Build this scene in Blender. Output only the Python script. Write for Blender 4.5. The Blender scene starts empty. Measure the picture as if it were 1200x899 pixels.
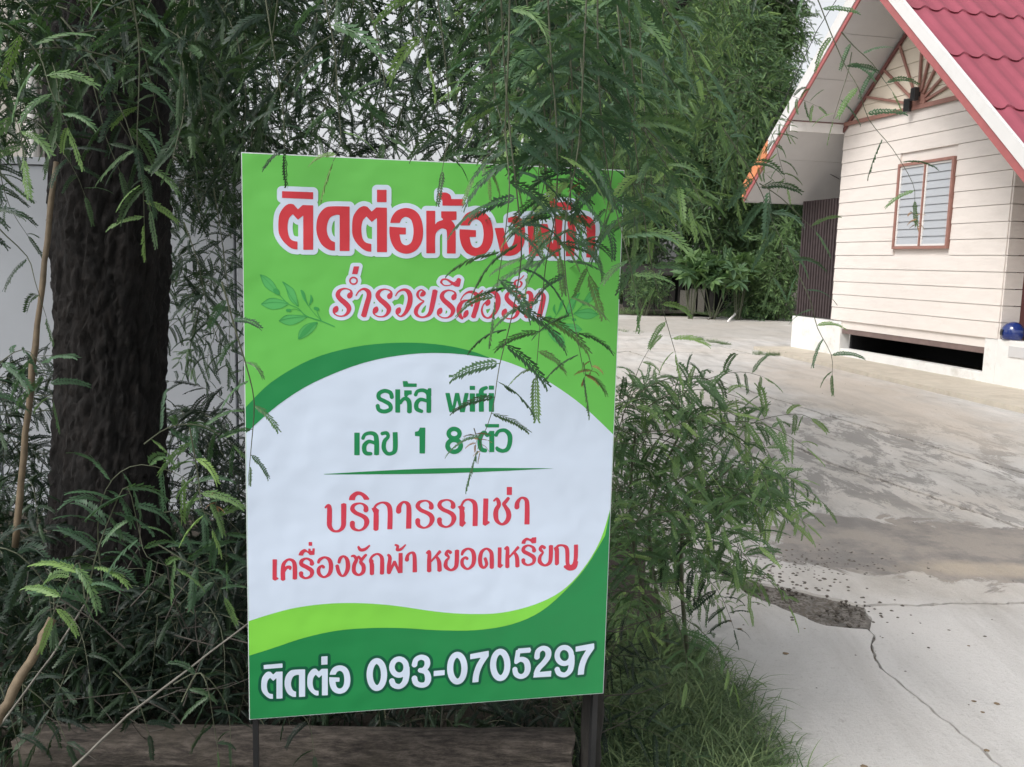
import bpy, math, random
import numpy as np
from mathutils import Vector, Matrix, Euler

# ------------------------------------------------------------------ camera
CAMH = 1.45
F_PX, PITCH, ROLL = 1068.94, 0.133125, 0.0251216      # focal length in photo pixels (1200 wide), radians
scene = bpy.context.scene
C = scene.collection
_f = Vector((0, math.cos(PITCH), -math.sin(PITCH))); _r = Vector((1, 0, 0)); _u = Vector((0, math.sin(PITCH), math.cos(PITCH)))
_c, _s = math.cos(ROLL), math.sin(ROLL)
RT = _c*_r + _s*_u; UP = -_s*_r + _c*_u; FW = _f
cam = bpy.data.cameras.new("camera"); cam.sensor_width = 36; cam.lens = F_PX/1200*36
cam.clip_start = 0.05; cam.clip_end = 2000
camo = bpy.data.objects.new("camera", cam); C.objects.link(camo); scene.camera = camo
camo.matrix_world = Matrix(((RT.x, UP.x, -FW.x, 0), (RT.y, UP.y, -FW.y, 0), (RT.z, UP.z, -FW.z, CAMH), (0, 0, 0, 1)))
# ------------------------------------------------------------------ sky, sun, exposure
SUN_DIR = Vector((-0.72, -0.60, 1.0)).normalized()    # towards the sun, behind high cloud
w = bpy.data.worlds.new("World"); scene.world = w; w.use_nodes = True
nt = w.node_tree; bg = nt.nodes['Background']
sky = nt.nodes.new('ShaderNodeTexSky'); sky.sky_type = 'NISHITA'; sky.sun_disc = False
sky.sun_elevation = math.asin(SUN_DIR.z); sky.sun_rotation = math.atan2(SUN_DIR.x, SUN_DIR.y)
sky.air_density = 1.0; sky.dust_density = 4.0; sky.ozone_density = 1.0
hs = nt.nodes.new('ShaderNodeHueSaturation'); hs.inputs['Saturation'].default_value = 0.14; hs.inputs['Value'].default_value = 1.0
nt.links.new(sky.outputs[0], hs.inputs['Color']); nt.links.new(hs.outputs[0], bg.inputs['Color'])
bg.inputs['Strength'].default_value = 0.15
sl = bpy.data.lights.new("sun", 'SUN'); sl.energy = 0.9; sl.angle = math.radians(20); sl.color = (1, 0.95, 0.88)
so = bpy.data.objects.new("sun", sl); C.objects.link(so); so.rotation_euler = SUN_DIR.to_track_quat('Z', 'Y').to_euler()
scene.view_settings.view_transform = 'Standard'; scene.view_settings.look = 'None'
scene.view_settings.gamma = 1; scene.view_settings.exposure = 0.62
scene.cycles.max_bounces = 6; scene.cycles.diffuse_bounces = 3; scene.cycles.transmission_bounces = 3; scene.cycles.transparent_max_bounces = 4

rng = np.random.default_rng(7)

def pix(px, py, Y):
    """place of a thing seen at (px,py) of the photograph and standing Y metres ahead"""
    d = FW + RT*((px-600)/F_PX) - UP*((py-449.5)/F_PX)
    return Vector((0, 0, CAMH)) + d*(Y/d.y)
def gnd(px, py, z=0):
    d = FW + RT*((px-600)/F_PX) - UP*((py-449.5)/F_PX)
    return Vector((0, 0, CAMH)) + d*((z-CAMH)/d.z)

# ------------------------------------------------------------------ materials
def new_mat(name):
    m = bpy.data.materials.new(name); m.use_nodes = True
    t = m.node_tree; t.nodes.clear()
    out = t.nodes.new('ShaderNodeOutputMaterial'); b = t.nodes.new('ShaderNodeBsdfPrincipled')
    t.links.new(b.outputs[0], out.inputs[0])
    return m, t, b, out
def nd(t, typ, **kw):
    n = t.nodes.new(typ)
    for k, v in kw.items():
        if k in ('operation', 'blend_type', 'data_type', 'noise_dimensions', 'attribute_name', 'feature', 'wave_type', 'bands_direction', 'interpolation_type'): setattr(n, k, v)
        else: n.inputs[k.replace('_', ' ')].default_value = v
    return n
def noise(t, vec, scale, detail=4, rough=.6, dist=0):
    n = nd(t, 'ShaderNodeTexNoise', Scale=scale, Detail=detail, Roughness=rough, Distortion=dist)
    if vec is not None: t.links.new(vec, n.inputs['Vector'])
    return n.outputs['Fac']
def ramp(t, fac, stops):
    n = t.nodes.new('ShaderNodeValToRGB'); t.links.new(fac, n.inputs[0])
    e = n.color_ramp.elements
    while len(e) > 1: e.remove(e[-1])
    for i, (p, c) in enumerate(stops):
        if not hasattr(c, '__len__'): c = (c, c, c)
        el = e[0] if i == 0 else e.new(p)
        el.position = p; el.color = (*c[:3], 1)
    return n.outputs[0]
def mixc(t, fac, a, b, mode='MIX'):
    n = t.nodes.new('ShaderNodeMix'); n.data_type = 'RGBA'; n.blend_type = mode
    for i, v in ((0, fac), (6, a), (7, b)):
        if isinstance(v, bpy.types.NodeSocket): t.links.new(v, n.inputs[i])
        elif i == 0: n.inputs[0].default_value = v
        else: n.inputs[i].default_value = (*v, 1) if hasattr(v, '__len__') else (v, v, v, 1)
    return n.outputs[2]
def math_(t, op, a, b=0.0, c=None):
    n = t.nodes.new('ShaderNodeMath'); n.operation = op
    for i, v in enumerate((a, b) if c is None else (a, b, c)):
        if isinstance(v, bpy.types.NodeSocket): t.links.new(v, n.inputs[i])
        else: n.inputs[i].default_value = v
    return n.outputs[0]
def bump(t, b, h, strength=.4, dist=.01):
    n = t.nodes.new('ShaderNodeBump'); n.inputs['Strength'].default_value = strength; n.inputs['Distance'].default_value = dist
    t.links.new(h, n.inputs['Height']); t.links.new(n.outputs[0], b.inputs['Normal'])
def ocoord(t): return t.nodes.new('ShaderNodeTexCoord').outputs['Object']
def smap(t, vec, scale):
    n = t.nodes.new('ShaderNodeMapping'); n.inputs['Scale'].default_value = scale; t.links.new(vec, n.inputs['Vector']); return n.outputs[0]

def plain(name, col, rough=.6, var=.12, scale=6, bmp=.15, dirt=None, metal=0, stretch=(1, 1, 1), da=.75):
    m, t, b, o = new_mat(name)
    v = smap(t, ocoord(t), stretch)
    f = noise(t, v, scale, 6)
    c = ramp(t, f, [(.3, [x*(1-var) for x in col]), (.7, [min(1, x*(1+var)) for x in col])])
    if dirt:
        g = noise(t, v, scale*.45, 8, .75)
        c = mixc(t, ramp(t, g, [(.52, 0), (.72, da)]), c, dirt)
    t.links.new(c, b.inputs['Base Color']); b.inputs['Roughness'].default_value = rough; b.inputs['Metallic'].default_value = metal
    if bmp: bump(t, b, noise(t, v, scale*8, 4), bmp, .004)
    return m

def leaf_mat(name, dark, mid, young, trans=.28):
    m, t, b, out = new_mat(name)
    at = nd(t, 'ShaderNodeAttribute', attribute_name='tone').outputs['Fac']
    oi = t.nodes.new('ShaderNodeObjectInfo').outputs['Random']
    f = math_(t, 'ADD', math_(t, 'MULTIPLY', at, .75), math_(t, 'MULTIPLY', oi, .3))
    c = ramp(t, f, [(.05, dark), (.5, mid), (.95, young)])
    t.links.new(c, b.inputs['Base Color']); b.inputs['Roughness'].default_value = .5
    b.inputs['Specular IOR Level'].default_value = .35
    tr = t.nodes.new('ShaderNodeBsdfTranslucent'); t.links.new(mixc(t, .5, c, (.10, .22, .03)), tr.inputs[0])
    mx = t.nodes.new('ShaderNodeMixShader'); mx.inputs[0].default_value = trans
    t.links.new(b.outputs[0], mx.inputs[1]); t.links.new(tr.outputs[0], mx.inputs[2]); t.links.new(mx.outputs[0], out.inputs[0])
    return m
M = {}
M['leaf'] = leaf_mat('tamarind_leaf', (.032, .070, .044), (.070, .142, .074), (.23, .37, .11))
M['leaf_lit'] = leaf_mat('sunny_leaf', (.040, .084, .044), (.092, .175, .074), (.25, .38, .12), .3)  # lighter copy of the leaf, its brighter light painted into the colour
M['leaf_shade'] = leaf_mat('painted_shade_leaf', (.007, .017, .012), (.018, .040, .024), (.07, .13, .05), .18)  # leaf under the tree: shade painted in as a darker colour
M['leaf_dim'] = leaf_mat('brush_leaf', (.005, .011, .008), (.011, .024, .016), (.035, .07, .03), .1)  # undergrowth leaf, darker still; deep shade is put into the colour
M['leaf_far'] = leaf_mat('far_leaf', (.034, .072, .040), (.080, .150, .068), (.18, .29, .09))
M['leaf_bright'] = leaf_mat('bright_leaf', (.045, .09, .038), (.095, .17, .065), (.19, .30, .11))
M['grass'] = leaf_mat('grass_blade', (.046, .085, .046), (.115, .18, .088), (.25, .33, .15))
M['twig'] = plain('twig_bark', (.075, .085, .05), .7, .3, 40)
M['dry'] = plain('dry_stick', (.14, .105, .065), .7, .3, 30, .3)
M['brush'] = plain('brushwood_bark', (.055, .048, .040), .8, .4, 30, .2)
M['cane'] = plain('grey_cane', (.15, .14, .12), .7, .3, 30, .3)
M['blackmetal'] = plain('black_metal', (.02, .02, .022), .45, .2, 30)
M['wood_dark'] = plain('rotten_post', (.018, .016, .014), .85, .4, 30, .6, stretch=(1, 1, .15))
M['white_paint'] = plain('white_paint', (.76, .74, .72), .6, .05, 4, .1, dirt=(.5, .46, .41), da=.4)
M['white_dirty'] = plain('white_render', (.74, .73, .71), .75, .05, 5, .3, dirt=(.48, .45, .40))
M['barge'] = plain('white_barge_paint', (.70, .69, .68), .5, .03, 3, .05, dirt=(.55, .52, .48), da=.35)
M['siding'] = plain('cream_siding', (.74, .68, .635), .65, .045, 2.5, .25, stretch=(1, 1, 4), dirt=(.52, .46, .41), da=.35)
M['siding_gable'] = plain('cream_gable_siding', (.74, .655, .54), .65, .03, 2.5, .25, stretch=(1, 1, 6))
M['soffit'] = plain('soffit_board', (.56, .55, .55), .7, .04, 3, .1)
M['pink'] = plain('rose_trim', (.38, .115, .115), .55, .1, 8, .1)
M['winframe'] = plain('brown_rose_frame', (.31, .155, .125), .55, .1, 8, .1)
M['maroon'] = plain('dark_maroon_trim', (.16, .06, .055), .55, .1, 8, .1)
M['orange'] = plain('orange_undercoat', (.62, .23, .10), .6, .15, 10, .1)
M['roof'] = plain('crimson_roof', (.29, .062, .092), .68, .14, 1.6, .15, dirt=(.20, .05, .06), da=.6)
M['slat'] = plain('dark_brown_slat', (.045, .031, .032), .6, .3, 10)
M['black'] = plain('dark_interior', (.012, .012, .013), .9, .2, 5)  # near-black colour stands in for unlit interiors; also the spotlight lens
M['brownbeam'] = plain('weathered_beam', (.17, .12, .11), .75, .15, 8, .2)
M['wallgrey'] = plain('grey_wall_panel', (.36, .38, .41), .8, .06, 2, .2)
M['wallbeige'] = plain('beige_wall_panel', (.42, .40, .36), .8, .06, 2, .2)
M['bluepaint'] = None

def m_helmet():
    m, t, b, o = new_mat('glossy_blue'); b.inputs['Base Color'].default_value = (.012, .03, .16, 1); b.inputs['Roughness'].default_value = .15
    b.inputs['Coat Weight'].default_value = .6; return m
M['blue'] = m_helmet()
def m_glass():
    m, t, b, o = new_mat('frosted_louvre'); b.inputs['Base Color'].default_value = (.42, .44, .47, 1); b.inputs['Roughness'].default_value = .25
    b.inputs['Specular IOR Level'].default_value = .7; return m
M['louvre'] = m_glass()

def m_bark():
    m, t, b, o = new_mat('trunk_bark'); v = smap(t, ocoord(t), (1, 1, .5))
    f = noise(t, v, 34, 10, .78, .3); g = noise(t, ocoord(t), 4, 5, .7)
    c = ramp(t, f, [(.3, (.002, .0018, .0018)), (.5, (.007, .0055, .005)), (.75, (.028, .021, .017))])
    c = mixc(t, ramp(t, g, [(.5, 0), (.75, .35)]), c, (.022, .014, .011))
    t.links.new(c, b.inputs['Base Color']); b.inputs['Roughness'].default_value = .9
    vo = t.nodes.new('ShaderNodeTexVoronoi'); vo.feature = 'DISTANCE_TO_EDGE'; vo.inputs['Scale'].default_value = 22
    t.links.new(smap(t, ocoord(t), (1, 1, .35)), vo.inputs['Vector'])
    h = math_(t, 'ADD', math_(t, 'MULTIPLY', f, 1.0), math_(t, 'MULTIPLY', math_(t, 'MINIMUM', vo.outputs['Distance'], .25), 2.2))
    bump(t, b, h, 1.0, .02); return m
M['bark'] = m_bark()
def m_log():
    m, t, b, o = new_mat('weathered_log'); v = smap(t, ocoord(t), (.25, 1, 1))
    f = noise(t, v, 70, 10, .75, .2)
    c = ramp(t, f, [(.36, (.013, .010, .0085)), (.48, (.052, .042, .035)), (.66, (.14, .118, .10))])
    g = noise(t, ocoord(t), 3.5, 5, .7)
    c = mixc(t, ramp(t, g, [(.45, 0), (.65, .7)]), c, (.055, .045, .032))
    t.links.new(c, b.inputs['Base Color']); b.inputs['Roughness'].default_value = .85; bump(t, b, f, .9, .012); return m
M['log'] = m_log()
def m_soil():
    m, t, b, o = new_mat('dark_soil'); v = ocoord(t); f = noise(t, v, 9, 8, .75)
    c = ramp(t, f, [(.3, (.035, .030, .024)), (.55, (.085, .072, .056)), (.75, (.16, .14, .11))])
    t.links.new(c, b.inputs['Base Color']); b.inputs['Roughness'].default_value = .95; bump(t, b, noise(t, v, 60, 6, .7), 1, .03); return m
M['soil'] = m_soil()
def m_concrete():
    m, t, b, o = new_mat('worn_concrete'); v = ocoord(t)
    big = noise(t, v, .55, 6, .6); mid = noise(t, smap(t, v, (1.2, .5, 1)), 2.2, 8, .68, .5); fine = noise(t, v, 45, 6, .7); fin2 = noise(t, v, 300, 3, .7)
    c = ramp(t, mid, [(.30, (.33, .315, .30)), (.46, (.50, .485, .465)), (.58, (.58, .56, .54)), (.72, (.66, .64, .615))])
    c = mixc(t, ramp(t, big, [(.40, .0), (.70, .5)]), c, (.52, .44, .36))
    def blob(cx, cy, rx, ry, inner, outer, amp=.9, ns=1.6, rot=0.0):
        sp = t.nodes.new('ShaderNodeSeparateXYZ'); t.links.new(v, sp.inputs[0])
        X = math_(t, 'SUBTRACT', sp.outputs[0], cx); Y = math_(t, 'SUBTRACT', sp.outputs[1], cy)
        cr, sr = math.cos(rot), math.sin(rot)
        a = math_(t, 'DIVIDE', math_(t, 'ADD', math_(t, 'MULTIPLY', X, cr), math_(t, 'MULTIPLY', Y, sr)), rx)
        bb = math_(t, 'DIVIDE', math_(t, 'SUBTRACT', math_(t, 'MULTIPLY', Y, cr), math_(t, 'MULTIPLY', X, sr)), ry)
        r = math_(t, 'SQRT', math_(t, 'ADD', math_(t, 'MULTIPLY', a, a), math_(t, 'MULTIPLY', bb, bb)))
        r = math_(t, 'ADD', r, math_(t, 'MULTIPLY', math_(t, 'SUBTRACT', noise(t, v, ns, 7, .7, .8), .5), amp*2))
        return ramp(t, r, [(inner, 1), (outer, 0)])
    patch = mixc(t, ramp(t, noise(t, v, 2.6, 8, .7), [(.42, 0), (.56, 1)]), (.18, .165, .155), (.31, .27, .235))
    stain = blob(2.30, 4.72, 1.40, .74, .72, .79, .85, 2.6)
    c = mixc(t, math_(t, 'MULTIPLY', stain, .9), c, patch)
    c = mixc(t, math_(t, 'MULTIPLY', blob(2.35, 4.35, .50, .16, .5, 1.0, .5, 3), .6), c, (.52, .43, .33))
    worn = ramp(t, noise(t, smap(t, v, (1.6, .55, 1)), 2.4, 12, .78, .4), [(.495, 0), (.53, 1)])
    c = mixc(t, math_(t, 'MULTIPLY', math_(t, 'MULTIPLY', blob(2.9, 7.4, 2.3, 2.9, .6, 1.1, .5, 1.0), worn), .85), c, (.25, .235, .22))
    c = mixc(t, math_(t, 'MULTIPLY', blob(4.1, 10.5, 1.1, 4.2, .4, 1.0, .7, 1.2), .6), c, (.53, .45, .37))
    c = mixc(t, math_(t, 'MULTIPLY', blob(4.5, 22, 5, 4.0, .6, 1.0, .7, .8), .6), c, (.33, .30, .26))
    c = mixc(t, math_(t, 'MULTIPLY', blob(1.8, 2.8, 1.6, 1.25, .7, 1.1, .5, 1.8), .6), c, (.66, .64, .625))
    c = mixc(t, ramp(t, fine, [(.56, 0), (.72, .35)]), c, (.30, .28, .26))
    sp = noise(t, v, 18, 6, .75)
    c = mixc(t, ramp(t, sp, [(.62, 0), (.70, .55)]), c, (.24, .22, .20))
    gr = noise(t, v, 130, 4, .8); c = mixc(t, ramp(t, gr, [(.54, 0), (.66, .30)]), c, (.26, .245, .23)); c = mixc(t, ramp(t, gr, [(.30, .35), (.42, 0)]), c, (.66, .64, .61))
    st = noise(t, smap(t, v, (3.2, .35, 1)), 1.3, 7, .65, .3); c = mixc(t, ramp(t, st, [(.50, 0), (.66, .35)]), c, (.36, .335, .31))
    t.links.new(c, b.inputs['Base Color']); b.inputs['Roughness'].default_value = .8
    h = math_(t, 'ADD', math_(t, 'MULTIPLY', fine, .7), math_(t, 'ADD', math_(t, 'MULTIPLY', fin2, .25), math_(t, 'MULTIPLY', mid, 1.5)))
    bump(t, b, h, .8, .014); return m
M['concrete'] = m_concrete()
M['jointdirt'] = plain('joint_dirt', (.16, .135, .11), .95, .4, 12, .6)
M['kerb'] = plain('ochre_concrete', (.50, .45, .375), .85, .1, 5, .4, dirt=(.34, .29, .23))
M['gravel'] = plain('dark_gravel', (.17, .155, .14), .95, .5, 30, 1.0)
M['rust'] = plain('withered_leaf', (.24, .14, .06), .8, .4, 20, .2)
M['pebble'] = plain('pebble', (.11, .095, .08), .9, .5, 5, .5)
M['deadleaf'] = plain('dead_leaf', (.17, .12, .07), .8, .4, 20, .2)
def vinyl(name, col):
    m, t, b, o = new_mat(name); f = noise(t, ocoord(t), 1.5, 3)
    c = ramp(t, f, [(.3, [x*.97 for x in col]), (.7, [min(1, x*1.03) for x in col])])
    t.links.new(c, b.inputs['Base Color']); b.inputs['Roughness'].default_value = .36
    b.inputs['Specular IOR Level'].default_value = .4
    bump(t, b, noise(t, ocoord(t), 3.5, 3), .5, .025); return m
V_GREEN = vinyl('vinyl_bright_green', (.145, .53, .095)); V_DARK = vinyl('vinyl_dark_green', (.018, .235, .070)); V_LIGHT = vinyl('vinyl_lime', (.22, .64, .07))
V_WHITE = vinyl('vinyl_white', (.63, .725, .865)); V_RED = vinyl('vinyl_red', (.62, .045, .060)); V_CRIM = vinyl('vinyl_crimson', (.60, .050, .085))  # blue cast of the skylight is mixed into the white vinyl colour
V_DEEP = vinyl('vinyl_deep_green', (.006, .095, .048)); V_LEAF = vinyl('vinyl_leaf_green', (.05, .33, .085)); V_FILL = vinyl('vinyl_leaf_fill', (.095, .44, .12)); V_LET = vinyl('vinyl_letter_green', (.015, .235, .085))

# ------------------------------------------------------------------ mesh helpers
class MB:
    def __init__(s): s.v = []; s.f = []; s.mi = []
    def add(s, vs, fs, mi=0):
        k = len(s.v); s.v += [tuple(x) for x in vs]; s.f += [tuple(i+k for i in f) for f in fs]; s.mi += [mi]*len(fs); return s
    def box(s, x0, x1, y0, y1, z0, z1, mi=0):
        return s.add([(x0,y0,z0),(x1,y0,z0),(x1,y1,z0),(x0,y1,z0),(x0,y0,z1),(x1,y0,z1),(x1,y1,z1),(x0,y1,z1)],
                     [(0,3,2,1),(4,5,6,7),(0,1,5,4),(1,2,6,5),(2,3,7,6),(3,0,4,7)], mi)
    def prism(s, poly, axis, a, b, mi=0):
        """poly: 2D outline; extruded along axis ('x': (y,z), 'y': (x,z), 'z': (x,y)) from a to b"""
        def P(p, q): return {'x': (q, p[0], p[1]), 'y': (p[0], q, p[1]), 'z': (p[0], p[1], q)}[axis]
        n = len(poly); vs = [P(p, a) for p in poly]+[P(p, b) for p in poly]
        fs = [tuple(range(n))[::-1], tuple(range(n, 2*n))]+[(i, (i+1) % n, n+(i+1) % n, n+i) for i in range(n)]
        return s.add(vs, fs, mi)
    def tube(s, pts, rad, sides=6, mi=0, cap=True, jit=0, rg=None):
        pts = [Vector(p) for p in pts]; n = len(pts); ring = []
        if not hasattr(rad, '__len__'): rad = [rad]*n
        ref = Vector((0.3, 0.2, 1)) if abs((pts[-1]-pts[0]).normalized().z) < .8 else Vector((1, .1, 0))
        vs = []
        for i, p in enumerate(pts):
            tg = (pts[min(i+1, n-1)]-pts[max(i-1, 0)]).normalized()
            a = tg.cross(ref).normalized(); b = tg.cross(a)
            for k in range(sides):
                th = 2*math.pi*k/sides; r = rad[i]*(1+(jit*(rg.random()-.5) if rg is not None and jit else 0))
                vs.append(p+(a*math.cos(th)+b*math.sin(th))*r)
        fs = [(i*sides+k, i*sides+(k+1) % sides, (i+1)*sides+(k+1) % sides, (i+1)*sides+k) for i in range(n-1) for k in range(sides)]
        if cap: fs += [tuple(range(sides))[::-1], tuple(range((n-1)*sides, n*sides))]
        return s.add(vs, fs, mi)
    def build(s, name, mats, parent=None, smooth=False, tone=None, loc=None):
        me = bpy.data.meshes.new(name); me.from_pydata([tuple(v) for v in s.v], [], s.f)
        if not isinstance(mats, (list, tuple)): mats = [mats]
        for m in mats: me.materials.append(m)
        if len(mats) > 1: me.polygons.foreach_set('material_index', s.mi)
        if smooth: me.polygons.foreach_set('use_smooth', [True]*len(me.polygons))
        if tone is not None:
            a = me.attributes.new('tone', 'FLOAT', 'POINT'); a.data.foreach_set('value', tone)
        o = bpy.data.objects.new(name, me); C.objects.link(o)
        if parent: o.parent = parent
        if loc is not None: o.location = loc
        return o
def tag(o, label=None, cat=None, group=None, kind=None):
    if label: o['label'] = label
    if cat: o['category'] = cat
    if group: o['group'] = group
    if kind: o['kind'] = kind
    return o
def empty(name, loc=(0, 0, 0), rz=0, parent=None):
    o = bpy.data.objects.new(name, None); C.objects.link(o); o.location = loc; o.rotation_euler = (0, 0, rz); o.empty_display_size = .2
    if parent: o.parent = parent
    return o
def bevel(o, w=.004, seg=2):
    m = o.modifiers.new('bevel', 'BEVEL'); m.width = w; m.segments = seg; m.limit_method = 'ANGLE'; return o
def share(o, parent, loc=(0, 0, 0), rot=(0, 0, 0), name=None, scale=1):
    c = bpy.data.objects.new(name or o.name.split('.')[0], o.data); C.objects.link(c); c.parent = parent; c.location = loc; c.rotation_euler = rot; c.scale = (scale,)*3; return c

# ------------------------------------------------------------------ ground and driveway
g = MB().add([(-400, -200, -.16), (400, -200, -.16), (400, 900, -.16), (-400, 900, -.16)], [(0, 1, 2, 3)]).build('ground', M['soil']); tag(g, kind='structure')
def bed(x0, x1, y0, y1, nx, ny, fz, name):
    vs = []; fs = []
    for j in range(ny+1):
        for i in range(nx+1):
            x = x0+(x1-x0)*i/nx; y = y0+(y1-y0)*j/ny; vs.append((x, y, fz(x, y)))
    for j in range(ny):
        for i in range(nx): a = j*(nx+1)+i; fs.append((a, a+1, a+nx+2, a+nx+1))
    return tag(MB().add(vs, fs).build(name, M['soil'], smooth=True), kind='structure')
def zbed(x, y):
    e = .62+.10*math.sin(y*2.1)
    t = max(0, min(1, (e-x)/.5)); t2 = max(0, min(1, (9-y)/1.5)); t3 = max(0, min(1, (y+.6)/1.0))
    return -.12+.20*t*t2*t3+.03*math.sin(x*7+y*3)*t+.02*math.sin(x*17)*math.sin(y*13)
bed(-7, 1.1, -1.4, 9.5, 90, 110, zbed, 'planting_bed')
bed(-6, 16, 26.2, 44, 40, 30, lambda x, y: .02+.12*math.sin(x*1.3+y)+.1*math.sin(y*2.2)*math.sin(x*.7), 'garden_soil')

drive = tag(empty('driveway'), kind='structure')
from mathutils import noise as mn
def wob(p, amp):
    """shared wander of a joint: the same for both slabs that meet there"""
    a = mn.noise(Vector((p.x*2.3, p.y*2.3, 3)))*1.6+mn.noise(Vector((p.x*9, p.y*9, 8)))*.7+mn.noise(Vector((p.x*31, p.y*31, 5)))*.35
    b = mn.noise(Vector((p.x*2.3, p.y*2.3, 13)))*1.6+mn.noise(Vector((p.x*9, p.y*9, 18)))*.7+mn.noise(Vector((p.x*31, p.y*31, 15)))*.35
    return Vector((a, b))*amp
def inset_rough(poly, gap, jit, step, rg, amp=.0):
    P = [Vector((p[0], p[1])) for p in poly]
    area = sum(P[i].x*P[(i+1) % len(P)].y-P[(i+1) % len(P)].x*P[i].y for i in range(len(P)))
    if area < 0: P.reverse()
    D = []
    for i in range(len(P)):
        a, b = P[i], P[(i+1) % len(P)]; n = max(1, min(110, int((b-a).length/step)))
        for k in range(n): q = a.lerp(b, k/n); D.append(q+wob(q, amp))
    out = []; N = len(D)
    for i, q in enumerate(D):
        t = D[(i+1) % N]-D[i-1]
        if t.length < 1e-6: continue
        nr = Vector((-t.y, t.x)).normalized(); out.append(tuple(q+nr*(gap*rg.uniform(.4, 1.5)+max(0, rg.gauss(0, jit)))))
    return out
SLABS = [
 ([(.35,-1.2),(1.75,-1.2),(1.60,1.6),(1.53,2.2),(1.47,2.53),(1.445,2.75),(1.39,3.19),(1.47,3.55),(1.30,3.58),(1.08,3.9),(.98,4.35),(.70,4.4),(.70,3.4),(.72,2.6),(.45,1.0)], 0),
 ([(1.75,-1.2),(8.5,-1.2),(8.5,4.3),(4.5,4.10),(2.31,3.90),(1.56,3.80),(1.47,3.55),(1.39,3.19),(1.445,2.75),(1.47,2.53),(1.53,2.2),(1.60,1.6)], 0),
 ([(1.56,3.80),(2.31,3.90),(3.30,4.0),(2.96,5.09),(2.70,5.9),(2.44,6.69),(2.25,7.74),(1.85,9.5),(1.5,11),(.9,14.2),(.2,14.2),(.35,10),(.5,6),(.72,4.72),(.86,4.45),(1.03,4.34),(1.12,4.10),(1.30,4.00),(1.45,3.90)], 1),
 ([(3.30,4.0),(4.50,4.10),(4.15,5.3),(3.77,6.56),(3.2,8.87),(2.75,11),(2.39,12.88),(1.95,15.3),(.9,14.2),(1.5,11),(1.85,9.5),(2.25,7.74),(2.44,6.69),(2.70,5.9),(2.96,5.09)], 1),
 ([(4.50,4.10),(8.5,4.3),(6.6,5.6),(5.42,9.3),(4.52,15.0),(4.02,15.34),(1.95,15.3),(2.39,12.88),(2.75,11),(3.2,8.87),(3.77,6.56),(4.15,5.3)], 1),
 ([(.2,14.2),(.9,14.2),(1.95,15.3),(3.0,15.32),(4.02,15.34),(3.44,19.0),(-1.5,20.5),(-1.5,14.2)], 1),
 ([(4.02,15.34),(4.52,15.0),(4.65,16.6),(9.5,17.8),(9.5,18.0),(3.44,19.0)], 1),
 ([(-1.5,20.5),(3.44,19.0),(9.5,18.0),(9.5,26.6),(4,26.9),(-1.5,26.3)], 1)]
rg = random.Random(3)
for poly, _ in SLABS:
    q = inset_rough(poly, .0038 if _ == 0 else .017, .0024 if _ == 0 else .009, .03, rg, .022)
    MB().prism(q, 'z', -.10, 0.0).build('concrete_slab', M['concrete'], drive)
MB().add([(1.45,-1.2,-.016),(8.4,-1.2,-.016),(6.2,6,-.016),(4.3,15.2,-.016),(9.4,18,-.016),(9.4,26.4,-.016),(-1.4,26,-.016),(-1.4,14.4,-.016),(1.2,13,-.016),(1.3,3.9,-.016),(1.40,3.4,-.016)], [tuple(range(11))]).build('joint_dirt', M['jointdirt'], drive)
hole = MB().add([(0.7,3.4,-.012),(1.62,3.4,-.012),(1.62,4.6,-.012),(0.7,4.6,-.012)], [(0, 1, 2, 3)]).build('gravel_bed', M['gravel'], drive)
# ------------------------------------------------------------------ kerb strip, weeds handled later
HR = math.atan2(math.cos(.2309), -math.sin(.2309))
HP = Vector((6.14, 11.54, 0)); HU = Vector((-math.sin(.2309), math.cos(.2309), 0)); HN = Vector((-math.cos(.2309), -math.sin(.2309), 0))
def hw(s, o, z=0): return HP+HU*s+HN*o+Vector((0, 0, z))
kerb = tag(empty('kerb', hw(0, 0), HR), kind='structure')
rg = random.Random(5)
ks = [-5.5, -3.6, -1.9, -.3, 1.2, 2.6, 3.75, 5.0]
for a, b in zip(ks, ks[1:]):
    oa = .80+(3.9-a)*.075; ob = .80+(3.9-b)*.075
    poly = inset_rough([(a, -.02), (b, -.02), (b, ob), (a, oa)], .004, .004, .08, rg)
    MB().prism(poly, 'z', -.1, .055).build('kerb_slab', M['kerb'], kerb)

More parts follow.
